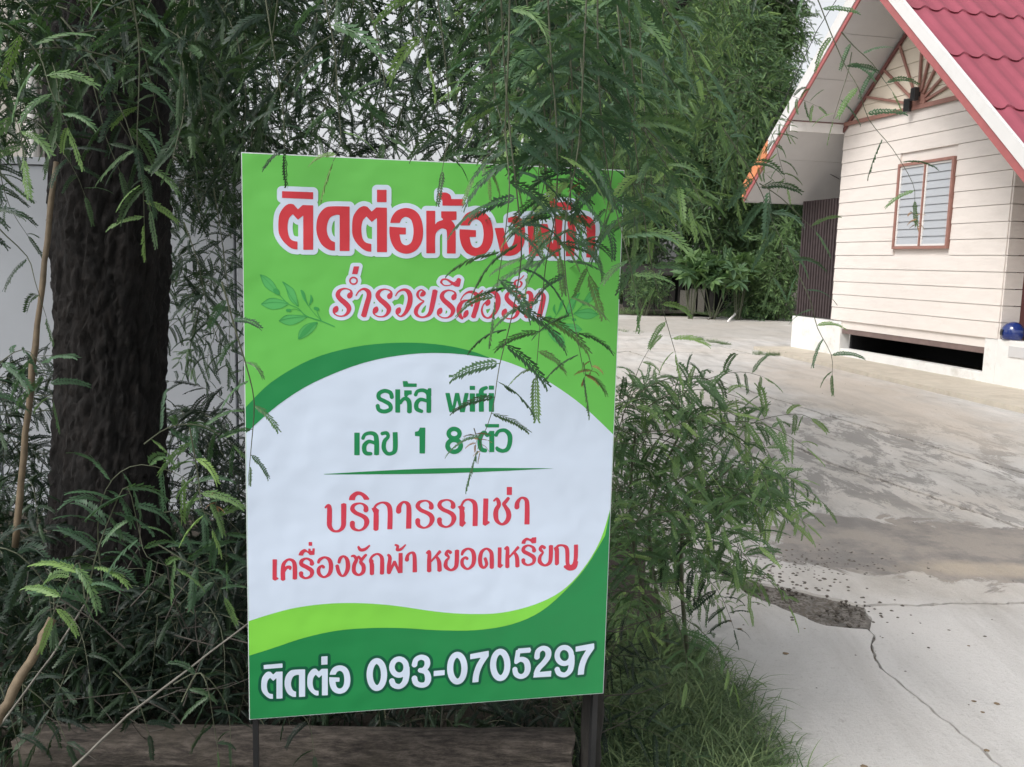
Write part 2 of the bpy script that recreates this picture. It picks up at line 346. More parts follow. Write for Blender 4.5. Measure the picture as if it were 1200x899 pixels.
# ------------------------------------------------------------------ printed artwork: outlines in sign millimetres
ART={
'white_field':'P1.2 569.4 0 66.7 510.3 1 140.3 462.7 1 241.8 421.7 1 338.1 403 1 429.3 400.9 1 522.4 411.5 1 595.9 436.6 1 656 469.3 1 725.4 517.4 1 803.4 587.6 0 800.7 745.3 0 777.2 829.1 1 737.2 897.2 1 688.7 945.4 1 628 973.3 1 552.4 988.4 1 477.2 987.2 1 403.1 977.6 1 315.5 959.7 1 243.8 949.7 1 173.2 946.5 1 103.6 951.5 1 48.5 963.2 1 -0.8 977.2 0',
'light_wave':'P800.7 745.3 0 777.2 829.1 1 737.2 897.2 1 688.7 945.4 1 628 973.3 1 552.4 988.4 1 477.2 987.2 1 403.1 977.6 1 315.5 959.7 1 243.8 949.7 1 173.2 946.5 1 103.6 951.5 1 48.5 963.2 1 -0.8 977.2 0 -1.9 1054.8 0 47.6 1041 1 117.1 1020.8 1 187.2 1008.7 1 258.3 1007 1 330.5 1011.4 1 403.7 1020.5 1 493 1026 1 575.9 1017.1 1 643.9 989.8 1 703.9 938.4 1 748.4 886 1 788.4 817.9 0',
'dark_field':'P800.7 745.3 0 788.4 817.9 0 748.4 886 1 703.9 938.4 1 643.9 989.8 1 575.9 1017.1 1 493 1026 1 403.7 1020.5 1 330.5 1011.4 1 258.3 1007 1 187.2 1008.7 1 117.1 1020.8 1 47.6 1041 1 -1.9 1054.8 0 0 1200 0 800 1200 0',
'dark_arc':'P2 514.4 0 53.9 462.2 1 133.9 414.7 1 221.3 388.6 1 310.2 378.8 1 393.7 381.3 1 464.6 393.8 1 515.2 411.5 0 429.3 400.9 1 338.1 403 1 241.8 421.7 1 140.3 462.7 1 66.7 510.3 1 1.2 569.4 0',
'divider':'P142.7 659.6 0 397.7 652 1 670.2 657.8 0 407.2 663.7 1',
'leaf_print':'S182.4 346 1.1 158 335.6 1 125.1 324.4 1 108 308.8 0.8 89.2 300.3 0.8 72.3 283.1 0.8|S33.9 241.4 0.5 47.3 246.3 0.5 60.7 259 0.5 70.6 281.4 0.5 57.1 275.5 0.5 42 263.6 0.5 33.9 241.4 0.5|S33.9 241.4 0.4 50.5 257.4 0.4 72.3 283.1 0.4|S59.7 272 0.9 65.6 274.5 5.1 71.5 281.3 0.9|S77.7 255.3 1.2 91.2 263.7 0.7 101.4 274 0.5 108.9 303.5 0.5 92.7 291.5 0.5 84.4 267.3 0.5 77.7 255.3 0.5|S79.4 256.1 0.6 92.8 282.8 0.6 108.9 305.3 0.6|S34.8 301.7 0.5 50.2 290.3 0.5 67.1 290.1 0.5 89.2 299.4 0.5 73.8 309.1 0.5 53.3 311.1 0.5 34.8 301.7 0.5|S36.5 300.8 0.6 60.3 297.1 0.6 89.2 299.4 0.6|S114.2 271.2 0.9 118.5 277.3 3.1 122.7 289.4 1.7 127.8 301.6 0.9|S127.8 301.6 0.5 142.4 320.7 0.5 156.2 334.7 0.5|S134 280.5 0.5 135.6 291 2.6 130.4 303.3 0.7|S142.5 308.4 3.5 148.5 310.1 3.5|S145.9 311.9 0.6 149.3 322.4 0.6 156.2 334.7 0.6|S86.5 313.4 3.1 92.5 313.3 3.1|S92.5 311.6 0.5 102.8 310.6 0.5 111.4 314 0.5|S70.1 335.3 0.5 83.9 323.9 0.5 104.5 322.8 0.5 126.8 325.3 0.5 107.8 338.6 0.5 88.8 343.6 0.5 70.1 335.3 0.5|S71.8 334.4 0.6 94.1 329 0.6 125.1 325.3 0.6|S108.4 372.9 0.5 111.1 356.1 0.5 125 342 0.5 147.5 337.4 0.5 138.8 354.2 0.5 121.4 368.4 0.5 108.4 372.9 0.5|S109.3 372 0.7 121.5 357.8 5.2 133.6 345.4 4.4 146.7 337.9 0.9',
'leaf_fill':'P33.9 241.4 0 47.3 246.3 1 60.7 259 1 70.6 281.4 0 57.1 275.5 1 42 263.6 1|P77.7 255.3 0 91.2 263.7 1 101.4 274 1 108.9 303.5 0 92.7 291.5 1 84.4 267.3 1|P34.8 301.7 0 50.2 290.3 1 67.1 290.1 1 89.2 299.4 0 73.8 309.1 1 53.3 311.1 1|P114.2 270.7 0 121.1 277.2 1 125.3 291.1 1 127 299.8 0 118.4 289.5 1 115.1 279 1|P70.1 335.3 0 83.9 323.9 1 104.5 322.8 1 126.8 325.3 0 107.8 338.6 1 88.8 343.6 1|P108.4 372.9 0 111.1 356.1 1 125 342 1 147.5 337.4 0 138.8 354.2 1 121.4 368.4 1',
'leaf_fill_r':'P753.1 253.4 0 739.7 258.3 1 726.3 271 1 716.4 293.4 0 729.9 287.5 1 745 275.6 1|P709.3 267.3 0 695.8 275.7 1 685.6 286 1 678.1 315.5 0 694.3 303.5 1 702.6 279.3 1|P752.2 313.7 0 736.8 302.3 1 719.9 302.1 1 697.8 311.4 0 713.2 321.1 1 733.7 323.1 1|P672.8 282.7 0 665.9 289.2 1 661.7 303.1 1 660 311.8 0 668.6 301.5 1 671.9 291 1|P716.9 347.3 0 703.1 335.9 1 682.5 334.8 1 660.2 337.3 0 679.2 350.6 1 698.2 355.6 1|P678.6 384.9 0 675.9 368.1 1 662 354 1 639.5 349.4 0 648.2 366.2 1 665.6 380.4 1',
'leaf_print_r':'S604.6 358 1.1 629 347.6 1 661.9 336.4 1 679 320.8 0.8 697.8 312.3 0.8 714.7 295.1 0.8|S753.1 253.4 0.5 739.7 258.3 0.5 726.3 271 0.5 716.4 293.4 0.5 729.9 287.5 0.5 745 275.6 0.5 753.1 253.4 0.5|S753.1 253.4 0.4 736.5 269.4 0.4 714.7 295.1 0.4|S727.3 284 0.9 721.4 286.5 5.1 715.5 293.3 0.9|S709.3 267.3 1.2 695.8 275.7 0.7 685.6 286 0.5 678.1 315.5 0.5 694.3 303.5 0.5 702.6 279.3 0.5 709.3 267.3 0.5|S707.6 268.1 0.6 694.2 294.8 0.6 678.1 317.3 0.6|S752.2 313.7 0.5 736.8 302.3 0.5 719.9 302.1 0.5 697.8 311.4 0.5 713.2 321.1 0.5 733.7 323.1 0.5 752.2 313.7 0.5|S750.5 312.8 0.6 726.7 309.1 0.6 697.8 311.4 0.6|S672.8 283.2 0.9 668.5 289.3 3.1 664.3 301.4 1.7 659.2 313.6 0.9|S659.2 313.6 0.5 644.6 332.7 0.5 630.8 346.7 0.5|S653 292.5 0.5 651.4 303 2.6 656.6 315.3 0.7|S644.5 320.4 3.5 638.5 322.1 3.5|S641.1 323.9 0.6 637.7 334.4 0.6 630.8 346.7 0.6|S700.5 325.4 3.1 694.5 325.3 3.1|S694.5 323.6 0.5 684.2 322.6 0.5 675.6 326 0.5|S716.9 347.3 0.5 703.1 335.9 0.5 682.5 334.8 0.5 660.2 337.3 0.5 679.2 350.6 0.5 698.2 355.6 0.5 716.9 347.3 0.5|S715.2 346.4 0.6 692.9 341 0.6 661.9 337.3 0.6|S678.6 384.9 0.5 675.9 368.1 0.5 662 354 0.5 639.5 349.4 0.5 648.2 366.2 0.5 665.6 380.4 0.5 678.6 384.9 0.5|S677.7 384 0.7 665.5 369.8 5.2 653.4 357.4 4.4 640.3 349.9 0.9',
't1':'P78.5 73.3 0 139.9 73.1 0 139.8 87.2 0 78.3 86.7 0|P70.5 143.7 1 73 119.7 1 82.9 103.9 1 92.8 98 1 101.2 98.9 0 109.5 108.2 0 118.9 99.4 0 139.8 99.3 0 139.4 188.9 0 119.5 189.4 0 119.9 120.3 0 109.4 129.1 0 99.1 118.4 0 91.7 127.6 1 88.7 144.6 1 91.4 163 1 97.8 170.8 1 108.3 173.1 0 108.1 189.1 0 96.3 187.1 1 82.3 176 1 72.6 160.6 1|P212.8 99 0 212.9 189.3 0 192.7 189.8 0 192.7 117 0 184.7 117 1 173.3 123 1 167.5 138.2 1 167.5 153.9 1 173.8 167.2 1 183.2 172.2 0 183.2 189.4 0 170.3 187.7 1 156 177.1 1 147.5 158.7 1 145.9 138.8 1 150.5 118.8 1 163.3 103.7 1 179 99.8 1|P268.1 63.1 0 287.8 62.4 0 288 87.5 0 268.2 88.1 0|P217.8 143.7 1 220 119.3 1 230.1 103.3 1 240.2 97.3 1 248.9 98.2 0 257.6 107.6 0 267.1 98.8 0 288.7 98.7 0 289.4 189.7 0 268.8 190.1 0 268.4 119.9 0 257.7 128.9 0 246.9 118 0 239.4 127.4 1 236.6 144.7 1 239.5 163.3 1 246.3 171.2 1 257.1 173.6 0 257.1 189.8 0 244.9 187.7 1 230.3 176.5 1 220.1 160.9 1|P295.7 129.5 0 315.3 129 0 319.7 120.2 1 328.5 115.9 1 338.9 121.9 1 343.5 136.3 1 343.7 153.7 1 339.4 168.4 1 329.1 174.5 1 319.3 168.9 1 315 152.4 0 328.3 152.1 0 328.1 138.2 0 294.3 137.1 0 294.4 152.1 1 298.9 170.8 1 310 186 1 329.3 192 1 348.5 185.2 1 360.8 167.9 1 364.3 144.5 1 359.5 118.5 1 347.5 102.9 1 328.3 97.7 1 309.2 104.1 1 299.1 117.3 1|P370.3 102 0 389 101.4 0 389.4 129.8 0 395 123.5 1 405.9 119.2 1 401.8 114.8 0 401.5 102 0 434 101 0 434.3 118.4 0 423.3 120.3 0 429.7 127.8 1 432.8 141.5 1 433.7 188.8 0 415 189.2 0 414.2 145.1 1 409.4 138.4 1 402.1 137.7 1 393.7 144.1 1 389.8 154.9 1 390.4 189.4 0 371.5 189.8 0|P396.2 63.8 0 411.2 63.3 1 420.1 67.9 1 422.4 76 0 447.7 75.2 0 447.9 88.9 0 403.9 90.3 0 403.7 81.2 1 402.1 76.7 1 396.4 75.3 0|P442.4 130 0 462.7 129.4 0 467 120.5 1 476.1 116.1 1 486.8 122.3 1 491.8 136.9 1 492.2 154.6 1 488 169.5 1 477.4 175.7 1 467.2 170 1 462.6 153.3 0 476.3 152.9 0 476 138.8 0 441.1 137.7 0 441.4 152.9 1 446.3 171.9 1 457.8 187.3 1 477.8 193.4 1 497.5 186.5 1 510 169 1 513.4 145.2 1 508.1 118.8 1 495.5 103 1 475.6 97.7 1 456.1 104.1 1 445.8 117.6 1|P544.5 111.2 0 562.1 106.1 1 577.1 115.9 1 582.7 140.7 1 580.2 165.8 1 569.3 183.3 1 551.6 190.6 1 531.4 189.8 0 516 133.1 0 535.3 131.7 0 546.2 171.3 1 555.8 166.4 1 560.1 147.5 1 558.9 128.8 1 553.5 120.9 1 544.7 120.5 0|P585.9 105.1 0 601.4 103.6 0 605.5 165.2 0 616.6 121.1 0 631.2 120.6 0 644.3 164.3 0 648.4 103.2 0 665.1 102.7 0 660.6 188.5 0 639.5 188.9 0 624.9 151.7 0 613.6 189.5 0 592.7 189.9 0|P626.2 66.9 0 643.9 66.3 1 651.5 74.4 0 667.2 72.9 0 670.3 72.8 0 684.1 74.3 0 684.6 89.2 0 640.6 90.6 0 637.2 84.7 1 636 79.2 1 626.6 78.1 0|P674.1 188.2 0 673.7 145.5 1 672 133.5 0 677.7 128.4 0 676.1 113.4 1 689.4 102 1 706.2 98.5 1 725.5 103 1 736.3 115.7 1 739.1 131.7 1 738.9 189.7 0 720.2 189.6 0 719.4 136.3 1 714.5 120.3 1 705.8 115.6 1 695.3 118.9 1 692.9 126.9 0 695.4 136.9 1 692.8 187.8 0',
't2':'S216.3 277.4 3.5 215.9 271.6 2 210.1 267.8 1.4 201 266.9 1.8 191.8 272 3.5 188.8 280.2 4.7 193.9 288.3 5.1 204.1 297 5.5 211.4 306.2 5.1 209.2 316.5 3.5 201 323.2 1.8 189.8 323.5 1.4 181.2 318.4 1.4 179.6 312.7 1.6|S216.3 275.3 1.4 213.4 280.7 5.5 211.4 285.2 2|S187.4 304 1.4 184.5 310.2 5.7 180.8 315.7 2|S228.3 250.2 1.7 227.9 252.3 1.7 226.9 254.3 1.7 225.3 255.9 1.7 223.2 256.9 1.7 220.9 257.2 1.7 218.7 256.9 1.7 216.6 256 1.7 215 254.5 1.7 213.9 252.6 1.7 213.6 250.4 1.7 213.9 248.3 1.7 215 246.3 1.7 216.6 244.8 1.7 218.6 243.7 1.7 220.9 243.4 1.7 223.2 243.7 1.7 225.2 244.6 1.7 226.9 246.1 1.7 227.9 248 1.7 228.3 250.2 1.7|P221.3 220.5 0 232.5 220.3 0 228.8 236.7 0 217.8 236.5 0|S225.7 281.8 1.2 231.6 272 1.6 241.8 266.8 2.5 251.1 271.8 4.5 252.8 282 5.1 248.7 297.6 5.4 241.6 324.1 5.6|S298.7 277.2 3.5 298.2 271.4 2 292.4 267.6 1.4 283 266.7 1.8 273.8 271.7 3.5 270.7 280 4.7 275.9 288.2 5.1 286.4 297 5.5 293.9 306.2 5.1 291.7 316.7 3.5 283.4 323.4 1.8 272 323.7 1.4 263.3 318.6 1.4 261.6 312.8 1.6|S298.6 275.1 1.4 295.8 280.5 5.5 293.7 285.1 2|S269.4 304 1.4 266.6 310.2 5.7 262.9 315.9 2|S307.4 280.7 1.2 314.2 270.9 1.7 325.6 266.6 2.7 335.1 271.7 4.8 338.8 284.1 5.2 336 300.8 5.2 328.6 315.4 3.6 319.9 322.8 1.9 312.6 320.2 1.7|S317 305.1 1.5 314 311 5.6 311.1 317.3 2.5|S360.3 279.2 1.3 365.5 275 5 368.2 271.2 2.5 362.3 266.5 1.5 356 270.3 2.3 354 278.1 2.9 359.8 286.3 1.7 368.3 290 1.3|S368.3 290.4 1.3 358.5 298 2.9 351.7 307.9 4.4 351.8 317.3 3.8 359.9 323.5 2.1 370.8 323 2.1 380.9 315 4.2 385.9 296 5.3 391.4 266.3 5.5|S434.2 277.2 3.5 433.7 271.4 2 427.7 267.5 1.4 418.1 266.5 1.8 408.6 271.7 3.5 405.6 280.1 4.7 411 288.4 5.1 421.8 297.3 5.5 429.7 306.7 5.1 427.5 317.2 3.5 419.1 324.1 1.8 407.4 324.4 1.4 398.3 319.2 1.4 396.5 313.3 1.6|S434.2 275.1 1.4 431.3 280.6 5.5 429.3 285.2 2|S404.5 304.4 1.4 401.6 310.7 5.7 397.9 316.4 2|S403 250.5 2.5 406.5 244.2 1.9 415.6 243.6 1.9 426.3 250.1 2.9 434.9 254.6 3.6 438.6 255.2 2.1|S403.6 250.5 1.9 410.5 256 1.3 423.2 255.2 1.1 434.8 247.9 1.3 439 243.3 1.5|S441.3 242.6 4.9 439.2 256.6 4.2|S451.3 326.5 2.1 444.8 319.2 4.5 442.6 305.5 5.3 447.9 292.2 3.8 459.1 287 1.9 467.1 290.5 2.3 470.8 298.9 2.8|S461.1 308.5 1.3 458.2 314.9 5.3 454.5 322.3 2.8|S445.2 288 1.1 453.5 274.9 1.5 466.2 268.8 2.8 478.8 273.5 4.5 483.3 282.9 5.3 480.3 299.8 5.3 473.5 323.2 5.1|S482.5 275.5 1.7 493.7 264.9 1.7|S494.5 281.7 1.3 500.8 272.1 1.5 511.5 267.8 2.8 522 271.9 4.9 527.2 284.5 5.6 525 301.5 5.4 517.1 316.4 3.9 506.4 324 1.9 496.5 319.8 2.4 492.1 308.2 2.1 494.9 296.5 1.5 500.2 290.1 1.3|S507.6 285.8 1.5 504.9 291.1 5.6 502.5 296.4 2.1|S574.9 276.7 3.5 574.3 270.7 2 568 266.8 1.4 558.1 265.9 1.8 548.5 271.1 3.5 545.4 279.6 4.7 551.1 288 5.1 562.3 297.1 5.5 570.5 306.6 5.1 568.4 317.3 3.5 559.8 324.2 1.8 547.8 324.5 1.4 538.4 319.2 1.4 536.5 313.3 1.6|S574.8 274.6 1.4 571.9 280.1 5.5 569.9 284.8 2|S544.6 304.3 1.4 541.7 310.7 5.7 537.9 316.5 2|S574.1 244.7 1.7 578.1 248.2 2.2 574.4 255.9 1.5 566.7 256 1.9 562.6 249.1 2.6 565.7 242.7 1.7 573.9 240.4 1.3 582.8 231.2 1.1|S581.7 278.5 1.1 586.9 270.6 1.5 594.1 267.7 3.7 599.6 275.1 5.2 597.6 294.3 5.4 590.1 322.2 5.4|S596 313.6 1.1 605 285.7 1.5 616.7 268.9 2.2 626.1 272.6 4.4 626.5 285.4 5.5 618.4 320.9 5.7',
't3':'S302 496.3 4.3 298.6 485.5 4.3 286.3 481.4 4.3 274.8 487 4.3 274.9 497.1 4.3 286.5 503.6 4.3 297.5 510.7 4.4 298.9 520.9 4.4 286.7 525.8 4.4 275 522.3 4.3 271.7 512.1 4.3|P308.9 478.2 0 319.2 478.3 0 319.7 528.6 0 309.3 528.4 0|S319.5 508.6 3.4 325.4 499.9 3.7 333 498.6 4.4 338.8 506.8 5 339.4 528.5 5.1|P327.8 480.4 0 343.9 480.5 0 344 489.3 0 338 489.9 0 333 495.2 0 328 492.5 0|P324.3 460.5 0 334.3 460.6 0 336.4 465.6 0 354.4 465.8 0 354.5 473.2 0 326.1 473 0|S352 491 4 356.3 482.6 3.7 368 480.3 4 378.2 486.2 4.7 380.7 498 5.1 381.2 529.3 5.1|P379.1 476 0 385.8 476.1 0 386.1 493 0 374.8 487.8 0|S376.8 503.8 3.4 363.2 500.3 4.1 354.9 508 4.7 355.1 520.5 4.7 367 526.8 3.7|P416.1 486.5 0 425.6 486.6 0 432.3 515.6 0 437.5 486.6 0 446.1 486.7 0 452.8 515.8 0 458.4 486.8 0 467.3 486.9 0 459.2 528.9 0 448.9 528.8 0 442.3 502 0 435.9 528.6 0 425.7 528.5 0|P469.4 487.6 0 481 487.7 0 481.9 528.2 0 470.2 528 0|P469 471.2 0 480.7 471.3 0 480.9 480.2 0 469.2 480.1 0|S495.8 528.3 5.5 494.9 490.5 5.5 495.7 480.3 4.8 506.9 474.9 3.8|P483.1 487.7 0 507.2 487.9 0 507.4 495.8 0 483.3 495.6 0|P511.4 487.2 0 522.8 487.3 0 523.9 528.7 0 512.4 528.5 0|P511 470.8 0 522.4 470.9 0 522.6 479.8 0 511.2 479.7 0|P223.1 570.8 0 234.3 570.9 0 234.5 619.8 0 223.2 619.5 0|S241 584.3 3.7 245.6 575.2 3.7 257.1 572 4 267.1 576.2 4.7 270.1 589.9 5.2 270.3 619.9 5.2|S266.2 593.9 3.4 253.9 590.3 4 245 597.9 4.7 244.4 609.8 4.7 249 616 4.4 259 616.9 3.7|S280.4 573.8 3.7 291.3 572.6 4 294.4 580.8 3.7 287.1 590.2 4.4 285.6 605.5 4.7 292.3 616.6 4.1 303.1 616.8 4.1 309.7 607.7 5.1 309.3 570.8 5.2|P362.4 561.5 0 374.2 561.7 0 374 618.7 0 362.1 618.4 0 361.6 580.6 0 351.8 579.8 0 351.7 570.9 0 359.1 568.9 0|S448.8 575.9 4.8 448.3 579.1 4.8 446.7 582 4.8 444 584.2 4.8 440.7 585.6 4.8 437 586.1 4.8 433.3 585.5 4.8 429.9 584 4.8 427.2 581.6 4.8 425.5 578.7 4.8 424.8 575.5 4.8 425.3 572.3 4.8 427 569.5 4.8 429.6 567.2 4.8 432.9 565.8 4.8 436.6 565.4 4.8 440.3 566 4.8 443.7 567.5 4.8 446.4 569.8 4.8 448.2 572.7 4.8 448.8 575.9 4.8|S451.8 603 5.2 451.2 607 5.2 449.2 610.7 5.2 446 613.5 5.2 442 615.3 5.2 437.6 615.9 5.2 433.1 615.1 5.2 429 613.2 5.2 425.8 610.2 5.2 423.7 606.5 5.2 422.9 602.4 5.2 423.5 598.4 5.2 425.5 594.7 5.2 428.6 591.9 5.2 432.6 590.1 5.2 437.1 589.5 5.2 441.5 590.3 5.2 445.6 592.2 5.2 448.9 595.2 5.2 451 598.9 5.2 451.8 603 5.2|S507.5 614.6 4.5 497 610.8 4.9 493.1 594.1 4.9 496.3 579.5 4.5 503.8 574.1 4.2 510.2 581.1 3.5 517.7 573.6 3.5|P514.1 570.8 0 525.3 571 0 526.5 618.4 0 515.3 618.2 0|P504.4 555.4 0 535.7 555.8 0 535.9 563.5 0 508 563.1 0 504.5 560.2 0|S529.1 581.5 4.2 535.1 572.2 3.8 548.4 570 4.2 559.2 579.6 5.3 561 595.3 5.3 556.5 611 4.9 546.1 616.1 4.2 535.5 613 4.6 531.9 608.8 3.5',
't5':'S162.4 733 2.2 167.6 727.5 2.6 171.1 733.1 4.8 171.1 758.6 5.4 171.4 772.9 5 177.3 782.4 3.4 185.1 785.4 2.6 193.9 783 3.4 200.2 774 5 201 755.6 5.4 201.2 725 5.6|S248.1 741.2 5.5 248 734.7 4.6 243.1 728 2.6 234.2 725.2 2 222.8 728.7 3.6 219.4 737.4 4.8 226.3 745.8 4.4 238.2 751.8 4.4 247.1 758.3 5.1 250.1 767.6 5.5 245.2 779.4 3.6 234.4 785.2 2.2 223.5 781.5 3.6 219.5 774.7 5 219.5 767.5 5.4|P211.9 717.6 0 214.5 708.1 1 226.2 699.3 1 238 700 1 248.9 707.1 1 255.8 715.9 0 253.9 718.1 0 244 717.8 0 239.4 709.9 1 232.5 706.6 1 226.7 710.5 1 224.7 718 0|S269.7 785.3 5.5 270 762.2 5.7 269.5 745.7 5.1 266.3 737.3 3 271.8 728.9 2.6 283.7 724.8 2.2 295.3 730.1 4.5 299.8 744.7 5.3 299.5 785 5.5|P259.9 737.1 0 267.8 734.3 0 276.2 740.8 0 275.3 749 0 263.9 746.5 0|S318.2 746.5 5.9 319.1 736 5.1 324.6 727.5 3.1 330.6 725.1 2.6 338.3 730.5 4.5 340.5 744 5.5 340.4 785.1 5.8|S389.1 739.7 5.5 389 733.1 4.6 383.8 726.3 2.6 374.7 723.5 2 363 727 3.6 359.6 735.8 4.8 366.8 744.4 4.4 379.1 750.4 4.4 388.3 757 5.1 391.5 766.5 5.5 386.6 778.4 3.6 375.5 784.3 2.2 364.3 780.5 3.6 360.1 773.7 5 360 766.4 5.4|S437 739.4 5.5 436.9 732.7 4.6 431.6 725.9 2.6 422.4 723.1 2 410.6 726.7 3.6 407.2 735.5 4.8 414.5 744.1 4.4 426.9 750.1 4.4 436.3 756.7 5.1 439.5 766.3 5.5 434.6 778.3 3.6 423.4 784.2 2.2 412.1 780.4 3.6 407.9 773.5 5 407.7 766.2 5.4|S457.2 782 5.2 457.5 754.3 5.8 454.8 742 2.9 460.8 727.6 2.7 471.1 723.7 2.3 482.6 729.5 4.6 486.6 742.7 5.6 486.9 784.4 5.7|P447.3 738.8 0 455.9 735.8 0 463 740.8 0 462.7 747.7 0 451.5 745.3 0|P451.5 775.1 0 462.8 771.3 0 466.6 776.7 0 459.3 785.5 0 452.7 782.7 0|P504.2 722.2 0 515.6 722.6 0 515.2 773.6 0 519.8 775.5 0 519.5 778.6 0 509.8 784.8 0 503.9 781.6 0|S527.4 728.9 2.1 534.4 723.6 2.9 538.3 730.1 4.4 539.4 738.5 4.8 534 748.5 5.3 532.9 761.1 5.7 536.1 773.9 4.6 546.4 782.4 2.8 556.8 777.9 4.7 562.4 766.4 5.7 560.8 753.6 5.5 554.2 742.4 4.2 550.6 735.9 4.2 555.5 730.2 4.2 560.8 723.2 3.8|P556.3 697.6 0 568.3 697.9 0 568.4 716.2 0 556.8 715.9 0|S580.5 745.2 5.9 581.3 734.4 5.1 586.9 725.7 3.1 593.2 723.2 2.6 601.4 728.7 4.5 603.9 742.6 5.5 604.6 784.8 5.8',
